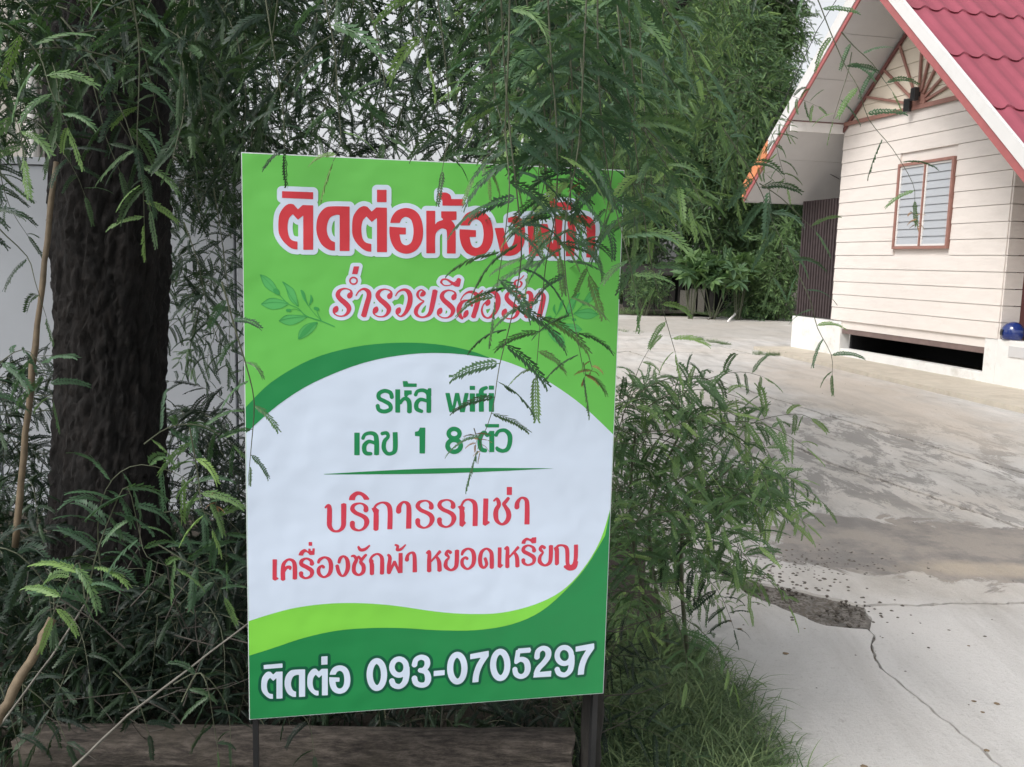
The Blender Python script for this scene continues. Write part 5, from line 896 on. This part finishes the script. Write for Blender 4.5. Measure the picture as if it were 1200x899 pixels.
# ---- second feathery tree behind the sign, its branches hang over the yard
def tree_thing(name, base, h, r, label, lean=(0, 0), cat='tree', group=None, mat=None):
    t = empty(name, base); tag(t, label, cat, group)
    prof = [(lean[0]*i/14, lean[1]*i/14, -.2+h*i/14, r*(1-.45*i/14)+.5*r*math.exp(-i*.9)) for i in range(15)]
    trunk_mesh(prof, 14, rs, .08).build('trunk', mat or M['bark'], t, smooth=True)
    return t
b2 = Vector((.42, 7.6, 0)); t2 = tree_thing('tamarind_tree', b2, 4.6, .14, 'bushy feathery tree behind the right side of the sign, its boughs hanging over the driveway', (.2, .1))
for L_ in ([(.1, 0, 2.6), (.7, .1, 3.4), (1.5, -.3, 3.9)], [(.1, 0, 3.0), (-.4, .2, 3.8), (-.9, -.4, 4.3)], [(.15, 0, 3.5), (.5, -.7, 4.2), (.6, -1.5, 4.3)]): limb(L_, .06, .02, t2)
a = np.concatenate([region([(560, -120), (730, -120), (735, 30), (745, 110), (750, 200), (740, 260), (700, 260), (640, 190), (600, 120)], 330, 4.2, 7.6, 40), region([(700, -120), (860, -120), (855, 30), (850, 120), (825, 170), (790, 200), (765, 235), (720, 250)], 620, 7.5, 11.5, 60)])
b_ = region([(560, -120), (760, -120), (770, 50), (750, 130), (735, 200), (640, 190), (600, 120)], 200, 4.5, 8.2)
p = np.concatenate([a, b_]); k_ = p[:, 1] > 7.4; scatter('foliage', p[k_]-np.array(b2), rots_hang(int(k_.sum()), .5), rng.uniform(.9, 1.4, int(k_.sum())), SET_LITH, t2); p = p[~k_]; scatter('foliage', p-np.array(b2), rots_hang(len(p), .5), rng.uniform(.9, 1.4, len(p)), SET_HANG, t2)
a = region([(830, 60), (895, 90), (895, 130), (878, 165), (850, 180)], 40, 5.5, 8.0); scatter('foliage', a-np.array(b2), rots_hang(len(a), .5), rng.uniform(.9, 1.4, len(a)), SET_LITH, t2)

# ---- trees across the yard
def far_tree(cx, d, px_w, top, bot, n, h, label, cset, sc, r=.2, name='broad_tree', group='trees across the far side of the yard', zmin=None):
    base = Vector((pix(cx, 400, d).x, d, 0)); t = tree_thing(name, base, h, r, label, cat='tree', group=group)
    R_ = px_w/2/F_PX*d; zt = pix(cx, top, d).z; zb = pix(cx, bot, d).z; out = []
    nb = 26; blobs = []
    while len(blobs) < nb:
        q = rng.uniform(-1, 1, 3)
        if q@q < 1: blobs.append(q*.78)
    for q in blobs:
        k = n//nb; g_ = rng.normal(0, 1, (k, 3)); g_ /= np.linalg.norm(g_, axis=1)[:, None]; g_ *= rng.uniform(.45, 1, (k, 1))**.5*.30
        out.append(q+g_)
    out = np.concatenate(out); P = np.stack([out[:, 0]*R_, out[:, 1]*min(R_, 3.2), zb+(zt-zb)*(out[:, 2]+1)/2], 1)
    P[:, 2] = np.maximum(P[:, 2], .5)
    for k in range(5):
        q = blobs[k]; limb([(0, 0, h*.55), (q[0]*R_*.4, q[1]*1.2, h*.8), (q[0]*R_*.8, q[1]*2.5, zb+(zt-zb)*(q[2]+1)/2)], r*.4, r*.1, t, sides=7)
    scatter('foliage', P, rots_hang(len(P), .6), rng.uniform(.8, 1.25, len(P))*sc, cset, t); return t
far_tree(800, 29, 210, -60, 352, 4600, 5.5, 'dark green dense tree left of centre in the far tree row', SET_FAR, 2.1)
far_tree(880, 31, 110, 40, 355, 2800, 5.5, 'dark green drooping tree next to the house roof in the far tree row', SET_FAR, 2.1)
far_tree(705, 31, 150, 60, 350, 1800, 5.5, 'dark green tree partly hidden by the right edge of the sign', SET_FAR, 2.1)
far_tree(845, 40, 150, -120, 150, 2000, 9.5, 'pale yellow green tall tree rising above the dark far trees', SET_BRIGHT, 3.0)
far_tree(580, 38, 90, 150, 300, 500, 6, 'small pale green tree seen just above the top edge of the sign', SET_BRIGHT, 2.6)
far_tree(960, 33, 130, 130, 330, 1100, 5.5, 'dark green tree behind the bungalow roof', SET_FAR, 2.1)
def bush(name, cx, cy, w_, h_, d, n, label, cset, sc, group=None, cat='shrub'):
    base = gnd(cx, 372); base = Vector((pix(cx, cy, d).x, d, 0)); t = empty(name, base); tag(t, label, cat, group)
    zc = pix(cx, cy, d).z; R_ = w_/2/F_PX*d; Hh = h_/2/F_PX*d; q = rng.normal(0, .5, (n, 3)); q = q[(q**2).sum(1) < 1.2]
    P = np.stack([q[:, 0]*R_, q[:, 1]*R_*.8, np.maximum(zc+q[:, 2]*Hh, .1)], 1)
    for k in range(5):
        a_ = k*1.3; MB().tube([(.05*math.cos(a_), .05*math.sin(a_), 0), (.35*R_*math.cos(a_), .35*R_*math.sin(a_), max(.3, zc*.6)), (.6*R_*math.cos(a_), .6*R_*math.sin(a_), max(.5, zc))], [.02, .014, .006], 6).build('stem', M['twig'], t)
    scatter('foliage', P, rots_hang(len(P), .8), rng.uniform(.8, 1.2, len(P))*sc, cset, t); return t
bush('leafy_shrub', 913, 315, 62, 120, 25.5, 420, 'light green shrub beside the dark slatted screen of the house', SET_BRIGHT, 1.5)
bush('leafy_shrub', 890, 352, 70, 50, 25.8, 260, 'low green shrub at the foot of the far trees near the pale pole', SET_FAR, 1.4)
bush('leafy_shrub', 757, 335, 60, 36, 26.2, 150, 'low dark shrub against the shed across the yard', SET_FAR, 1.2)

# ---- broad leaved shrub before the shed
def broad_leaf_whorl(rg, n=9, L=.34):
    mb = Leafy()
    for k in range(n):
        a_ = 2*math.pi*k/n+rg.uniform(-.25, .25); el = rg.uniform(-.25, .6); d = Vector((math.cos(a_)*math.cos(el), math.sin(a_)*math.cos(el), math.sin(el))); sd = d.cross(Vector((0, 0, 1))).normalized()
        l_ = L*rg.uniform(.75, 1.1); w_ = l_*.16; P = [d*l_*t+Vector((0, 0, -.35*l_*t*t)) for t in (.05, .3, .6, 1)]
        vs = [P[0], P[1]-sd*w_, P[1]+Vector((0, 0, -.02)), P[1]+sd*w_, P[2]-sd*w_, P[2]+Vector((0, 0, -.02)), P[2]+sd*w_, P[3]]
        mb.addt(vs, [(0, 1, 2), (0, 2, 3), (1, 4, 5, 2), (2, 5, 6, 3), (4, 7, 5), (5, 7, 6)], 0, rg.uniform(.25, .85))
    return mb
SET_BROAD = mkset('broad', [M['leaf_far'], M['twig']], [broad_leaf_whorl(rs) for _ in range(4)])
SET_BROADL = mkset('broad_light', [M['leaf_bright'], M['twig']], [broad_leaf_whorl(rs) for _ in range(3)])
for (cx, cy, w_, h_, n, lab, st) in ((838, 322, 85, 40, 90, 'broad leaved dark green shrub in front of the far shed', SET_BROAD), (868, 312, 40, 26, 28, 'broad leaved light green shrub beside the darker one at the far shed', SET_BROADL),
                                     (812, 308, 44, 22, 26, 'broad leaved shrub with bright leaves left of the dark one at the far shed', SET_BROADL)):
    bush('broadleaf_shrub', cx, cy, w_, h_*.85, 25.2, n, lab, st, 1.15)
# ---- shed across the yard, poles
shd = empty('shed', (pix(795, 350, 27.6).x, 27.6, 0)); tag(shd, 'low dark timber shed under the trees at the far end of the yard', 'shed')
def sx(px): return pix(px, 350, 27.6).x-pix(795, 350, 27.6).x
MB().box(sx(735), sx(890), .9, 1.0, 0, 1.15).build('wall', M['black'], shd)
rg = random.Random(2)
for px0 in range(736, 792, 8): MB().box(sx(px0), sx(px0)+.17, 0, .04, 0, .85+rg.uniform(-.1, .1)).build('plank', M['wood_dark'], shd)
for px0 in (797, 808, 818): MB().box(sx(px0), sx(px0)+.2, 0, .04, .05, .75+rg.uniform(-.1, .1)).build('plank', M['cane'], shd)
for px0 in (733, 795, 832, 888): MB().box(sx(px0), sx(px0)+.12, .05, .17, 0, 1.15).build('post', M['wood_dark'], shd)
MB().prism([(-.3, 1.15), (1.2, 1.42), (1.2, 1.47), (-.3, 1.2)], 'x', sx(730), sx(893)).build('roof', M['wood_dark'], shd)
stick('pale_pole', [gnd(853, 377), pix(872, 357, 26.3), pix(887, 341, 26.6)], .03, .03, M['white_paint'], 'thin pale pole leaning by the far shed', 'pole')
stick('pale_pole', [gnd(829, 375), pix(850, 362, 26.3), pix(862, 350, 26.6)], .02, .02, M['cane'], 'thin grey pole lying slanted left of the pale pole', 'pole')

# ---- shrub right of the sign
def near_bush(name, base, label, region_px, n, d0, d1, sprays, cset, sc=(.7, 1.0), cat='shrub', stems=()):
    t = empty(name, base); tag(t, label, cat)
    p = region(region_px, n, d0, d1); r_ = np.stack([rng.normal(0, .3, n), rng.normal(-.15, .35, n), rng.uniform(0, 6.28, n)], 1)
    scatter('foliage', p-np.array(base), r_, rng.uniform(*sc, n), cset, t)
    for s_ in sprays: spray(parent=t, base=base, **({'mat': 'leaf_lit'} | s_ if cset is SET_LIT and s_.get('mat') != 'leaf_shade' else s_))
    for q in stems: limb([Vector(x)-Vector(base) for x in q], .010, .003, t, 'stem', M['twig'], 6)
    return t
SB = gnd(770, 775); SB = Vector((.62, 3.15, -.02))
near_bush('feathery_shrub', SB, 'feathery green shrub arching out over the driveway from behind the right edge of the sign',
    [(705, 480), (740, 455), (800, 470), (850, 520), (880, 560), (870, 610), (850, 660), (800, 700), (760, 735), (700, 740)], 118, 2.5, 3.4,
    [dict(pixels=[(735, 560), (760, 510), (790, 470), (830, 445), (868, 436), (895, 442)], dist=2.7, L=.085, sp=.022, seed=41),
     dict(pixels=[(720, 520), (735, 470), (748, 430), (760, 410)], dist=2.7, L=.075, sp=.03, seed=42),
     dict(pixels=[(760, 600), (810, 550), (850, 515), (890, 492), (930, 484), (950, 490)], dist=2.65, L=.085, sp=.022, seed=43),
     dict(pixels=[(750, 540), (800, 500), (840, 480), (880, 500), (905, 540), (912, 560)], dist=2.75, L=.085, sp=.024, seed=44, tone0=.05),
     dict(pixels=[(780, 600), (830, 570), (870, 575), (905, 598), (932, 615)], dist=2.6, L=.085, sp=.022, seed=45, tone0=.08),
     dict(pixels=[(780, 620), (830, 625), (868, 645), (893, 685)], dist=2.6, L=.085, sp=.022, seed=46, tone0=.1),
     dict(pixels=[(760, 650), (800, 660), (840, 690), (862, 740)], dist=2.7, L=.085, sp=.022, seed=47, mat='leaf_shade'),
     dict(pixels=[(740, 620), (770, 570), (800, 560), (830, 545), (870, 540), (912, 552)], dist=2.5, L=.085, sp=.024, seed=48, tone0=.12),
     dict(pixels=[(725, 600), (740, 640), (750, 690), (745, 730)], dist=2.5, L=.085, sp=.024, seed=49)], SET_LIT,
    stems=[[SB, pix(760, 620, 3.0), pix(800, 500, 2.9)], [SB+Vector((-.05, 0, 0)), pix(740, 620, 2.9), pix(745, 500, 2.8)], [SB+Vector((.05, 0, 0)), pix(800, 620, 2.8), pix(860, 545, 2.7)]])
# ---- undergrowth left, in the shade of the tree
def fern_region(name, base, label, reg, n, d0, d1, sprays, cset=None, sc=(.6, .95)): return near_bush(name, base, label, reg, n, d0, d1, sprays, cset or SET_DIM, sc)
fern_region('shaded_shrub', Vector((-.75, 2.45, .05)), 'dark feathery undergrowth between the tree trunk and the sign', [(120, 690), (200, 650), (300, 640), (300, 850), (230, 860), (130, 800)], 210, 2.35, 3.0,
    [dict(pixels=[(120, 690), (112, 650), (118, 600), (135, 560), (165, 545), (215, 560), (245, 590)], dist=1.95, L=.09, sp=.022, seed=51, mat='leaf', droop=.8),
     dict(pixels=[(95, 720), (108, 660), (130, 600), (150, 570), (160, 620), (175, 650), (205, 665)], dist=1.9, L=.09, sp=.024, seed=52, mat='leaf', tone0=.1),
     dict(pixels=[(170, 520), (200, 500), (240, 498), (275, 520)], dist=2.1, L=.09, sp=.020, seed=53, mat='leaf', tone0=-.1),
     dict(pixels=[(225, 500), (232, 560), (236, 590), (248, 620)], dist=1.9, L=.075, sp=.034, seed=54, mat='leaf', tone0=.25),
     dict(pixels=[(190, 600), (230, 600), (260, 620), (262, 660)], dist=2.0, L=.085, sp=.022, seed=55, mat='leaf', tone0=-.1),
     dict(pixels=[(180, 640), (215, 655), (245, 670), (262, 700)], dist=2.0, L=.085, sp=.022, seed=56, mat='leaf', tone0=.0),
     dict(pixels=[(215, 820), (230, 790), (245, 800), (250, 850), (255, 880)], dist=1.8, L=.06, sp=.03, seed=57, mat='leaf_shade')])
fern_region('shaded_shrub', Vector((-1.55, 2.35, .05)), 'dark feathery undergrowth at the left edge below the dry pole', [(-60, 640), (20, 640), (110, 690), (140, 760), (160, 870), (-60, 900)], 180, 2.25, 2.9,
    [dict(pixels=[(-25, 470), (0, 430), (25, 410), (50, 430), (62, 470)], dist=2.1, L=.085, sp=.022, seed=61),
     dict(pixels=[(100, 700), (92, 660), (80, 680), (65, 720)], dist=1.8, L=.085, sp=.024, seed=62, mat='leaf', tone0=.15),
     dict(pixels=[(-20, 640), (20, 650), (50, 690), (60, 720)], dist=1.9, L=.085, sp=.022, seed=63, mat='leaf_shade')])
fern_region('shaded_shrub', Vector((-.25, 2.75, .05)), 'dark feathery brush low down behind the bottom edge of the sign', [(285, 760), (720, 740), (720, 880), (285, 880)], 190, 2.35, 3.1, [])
fern_region('shaded_shrub', Vector((-.9, 3.3, .05)), 'dark feathery shrub against the grey wall between the trunk and the sign', [(205, 490), (300, 470), (300, 760), (190, 760), (190, 560)], 130, 2.9, 3.7, [])
fern_region('shaded_shrub', Vector((-1.75, 2.95, .05)), 'feathery shrub against the grey wall at the left edge, beside the dry pole', [(-60, 430), (10, 430), (50, 480), (60, 760), (-60, 760)], 130, 2.7, 3.4, [], sc=(.6, .9))
# bare thin twigs lying in the brush
mb = MB(); r_ = random.Random(31)
for _ in range(170):
    x, y = r_.uniform(-30, 720), r_.uniform(690, 890); d0 = r_.uniform(1.95, 2.6); a = pix(x, y, d0); dv = Vector((r_.uniform(-1, 1), r_.uniform(-.5, .5), r_.uniform(-.15, 1))).normalized()*r_.uniform(.10, .34)
    if a.z < .02 or (x > 280 and d0 < 2.2): continue
    P = [a, a+dv*.35+Vector((0, 0, r_.uniform(-.02, .02))), a+dv*.7+Vector((r_.uniform(-.02, .02), 0, r_.uniform(-.03, .01))), a+dv]; q = r_.uniform(.0009, .0022); mb.tube(P, [q, q*.9, q*.7, q*.4], 4, cap=False)
tag(mb.build('brushwood', M['brush']), 'thin bare twigs tangled in the dark brush around the foot of the sign', 'brushwood', kind='stuff')
for (x, y, d_) in ((683, 432, 1.56), (560, 520, 1.52), (676, 215, 1.66), (556, 508, 1.53), (250, 585, 1.9), (1070, 255, 2.45), (690, 425, 1.57)):
    spray([(x, y-8), (x+2, y), (x+3, y+6), (x+2, y+11)], d_, .022, .012, seed=int(x), mat='rust', n=6, stem=.0008)
for q_ in ([(30, 800), (60, 830), (80, 870)], [(130, 790), (160, 815), (175, 860)], [(205, 800), (235, 790), (262, 830), (268, 872)], [(330, 820), (360, 845), (370, 880)], [(-10, 790), (10, 830), (20, 880)]):
    spray(q_, 1.98, .07, .026, seed=int(q_[0][0])+90, mat='leaf_dim' if q_[0][0] % 4 else 'leaf_shade')
# ---- grass
def tuft(rg, n=34, L=.16, spread=.05, w=.0022):
    mb = Leafy()
    for _ in range(n):
        a_ = rg.uniform(0, 6.28); b0 = Vector((rg.gauss(0, spread), rg.gauss(0, spread), 0)); l_ = L*rg.uniform(.45, 1.2); d = Vector((math.cos(a_)*rg.uniform(.1, .8), math.sin(a_)*rg.uniform(.1, .8), 1)).normalized(); p = b0; P = [p]; sd = Vector((-math.sin(a_), math.cos(a_), 0))
        for k in range(4): d = (d+Vector((math.cos(a_)*.22, math.sin(a_)*.22, -.26))).normalized(); p = p+d*l_/4; P.append(p)
        vs = []; ww = w*rg.uniform(.7, 1.3)
        for k, q in enumerate(P[:-1]): vs += [q-sd*ww*(1-.2*k), q+sd*ww*(1-.2*k)]
        vs.append(P[-1]); mb.addt(vs, [(0, 1, 3, 2), (2, 3, 5, 4), (4, 5, 7, 6), (6, 7, 8)], 0, rg.uniform(.1, .9) if rg.random() < .9 else 1)
    return mb
SET_GRASS = mkset('grass', [M['grass'], M['twig']], [tuft(rs) for _ in range(5)])
def inpoly(x, y, P):
    ins = False; j = len(P)-1
    for i in range(len(P)):
        if (P[i][1] > y) != (P[j][1] > y) and x < (P[j][0]-P[i][0])*(y-P[i][1])/(P[j][1]-P[i][1])+P[i][0]: ins = not ins
        j = i
    return ins
def grass(poly, n, z, sc, label, cset=None):
    xs = [p[0] for p in poly]; ys = [p[1] for p in poly]; out = []
    while len(out) < n:
        x, y = rng.uniform(min(xs), max(xs)), rng.uniform(min(ys), max(ys))
        if inpoly(x, y, poly): out.append((x, y, z(x, y) if callable(z) else z))
    o = scatter('grass', np.array(out), np.stack([rng.normal(0, .2, n), rng.normal(0, .2, n), rng.uniform(0, 6.28, n)], 1), rng.uniform(*sc, n), cset or SET_GRASS, None)
    tag(o, label, 'grass'); return o
grass([(.28, 1.9), (.60, 1.9), (.78, 2.4), (.81, 2.75), (.80, 3.0), (.70, 3.35), (.5, 3.45), (.3, 3.2)], 600, lambda x, y: max(zbed(x, y), -.02)+.05*math.sin(max(0, min(1, (.75-x)/.4))*1.5), (.6, 1.15), 'dense bluish green grass clump at the driveway edge right of the sign')
grass([(-1.6, 1.5), (.3, 1.5), (.3, 2.3), (-1.6, 2.1)], 230, lambda x, y: zbed(x, y), (.5, 1.0), 'sparse dark grass around the log below the sign')
grass([(.95, 3.95), (1.12, 3.95), (1.22, 4.15), (1.12, 4.45), (.95, 4.4)], 70, -.012, (.2, .38), 'small grass patch beside the dark gravel hole in the driveway')
grass([(3.45, 18.4), (4.0, 16.9), (4.1, 17.0), (3.6, 18.7)], 46, 0, (.5, .9), 'strip of green weeds growing in the far driveway joint')
grass([(4.05, 15.2), (4.5, 15.0), (4.6, 15.4), (4.15, 15.6)], 26, 0, (.5, .9), 'green weed tuft at the far end of the kerb by the house')
grass([(.7, 19.5), (2.9, 19.5), (2.9, 20.0), (.7, 20.2)], 30, 0, (.4, .8), 'thin weeds across the driveway far behind the right edge of the sign')
grass([(2.5, 26.3), (9, 26.3), (9, 27.2), (2.5, 27.2)], 240, .02, (1.0, 2.0), 'ragged grass along the far end of the driveway')
# ---- litter and gravel
def bits(name, pts, size, mat, label, cat, flat=.5, seed=1):
    rg = random.Random(seed); mb = MB()
    for (x, y, z) in pts:
        s_ = size*rg.uniform(.5, 1.5); a_ = rg.uniform(0, 6.28); m = 6
        ring = [(x+s_*math.cos(a_+k*2*math.pi/m)*rg.uniform(.7, 1.1), y+s_*math.sin(a_+k*2*math.pi/m)*rg.uniform(.5, 1.0), z+s_*flat*.3) for k in range(m)]
        mb.add(ring+[(x, y, z+s_*flat), (x, y, z-.01)], [(k, (k+1) % m, m) for k in range(m)]+[((k+1) % m, k, m+1) for k in range(m)])
    return tag(mb.build(name, mat), label, cat, kind='stuff')
hp_ = [(1.08, 3.9), (1.30, 3.58), (1.47, 3.58), (1.56, 3.8), (1.45, 3.9), (1.3, 4.0), (1.12, 4.1), (.98, 4.35)]
P = []
while len(P) < 900:
    x, y = rng.uniform(1.0, 1.6), rng.uniform(3.5, 4.8)
    if inpoly(x, y, hp_): P.append((x, y, -.014))
bits('gravel', P, .007, M['pebble'], 'dark loose gravel in the broken hole of the driveway', 'gravel', .7)
P = [(rng.normal(1.55, .22), rng.normal(4.40, .13), 0) for _ in range(170)]+[(rng.uniform(.9, 2.6), rng.uniform(2.4, 4.5), 0) for _ in range(40)]+[(rng.uniform(1.2, 5), rng.uniform(4.5, 12), 0) for _ in range(60)]
bits('pebbles', P, .0058, M['pebble'], 'small dark crumbs scattered over the concrete driveway', 'pebbles', .5, 2)
P = [(rng.normal(1.28, .16), rng.normal(4.12, .10), .0) for _ in range(90)]+[(rng.normal(1.5, .10), rng.normal(3.72, .10), .0) for _ in range(50)]
bits('rubble', P, .0085, M['pebble'], 'coarse dark crumbs around the broken hole in the driveway', 'rubble', .6, 9)
P = [(rng.uniform(.85, 2.2), rng.uniform(2.4, 3.8), .001) for _ in range(12)]+[(rng.uniform(1.2, 4.2), rng.uniform(4, 9), .001) for _ in range(16)]
bits('dead_leaves', P, .010, M['deadleaf'], 'small dry leaves lying on the driveway', 'leaves', .25, 3)
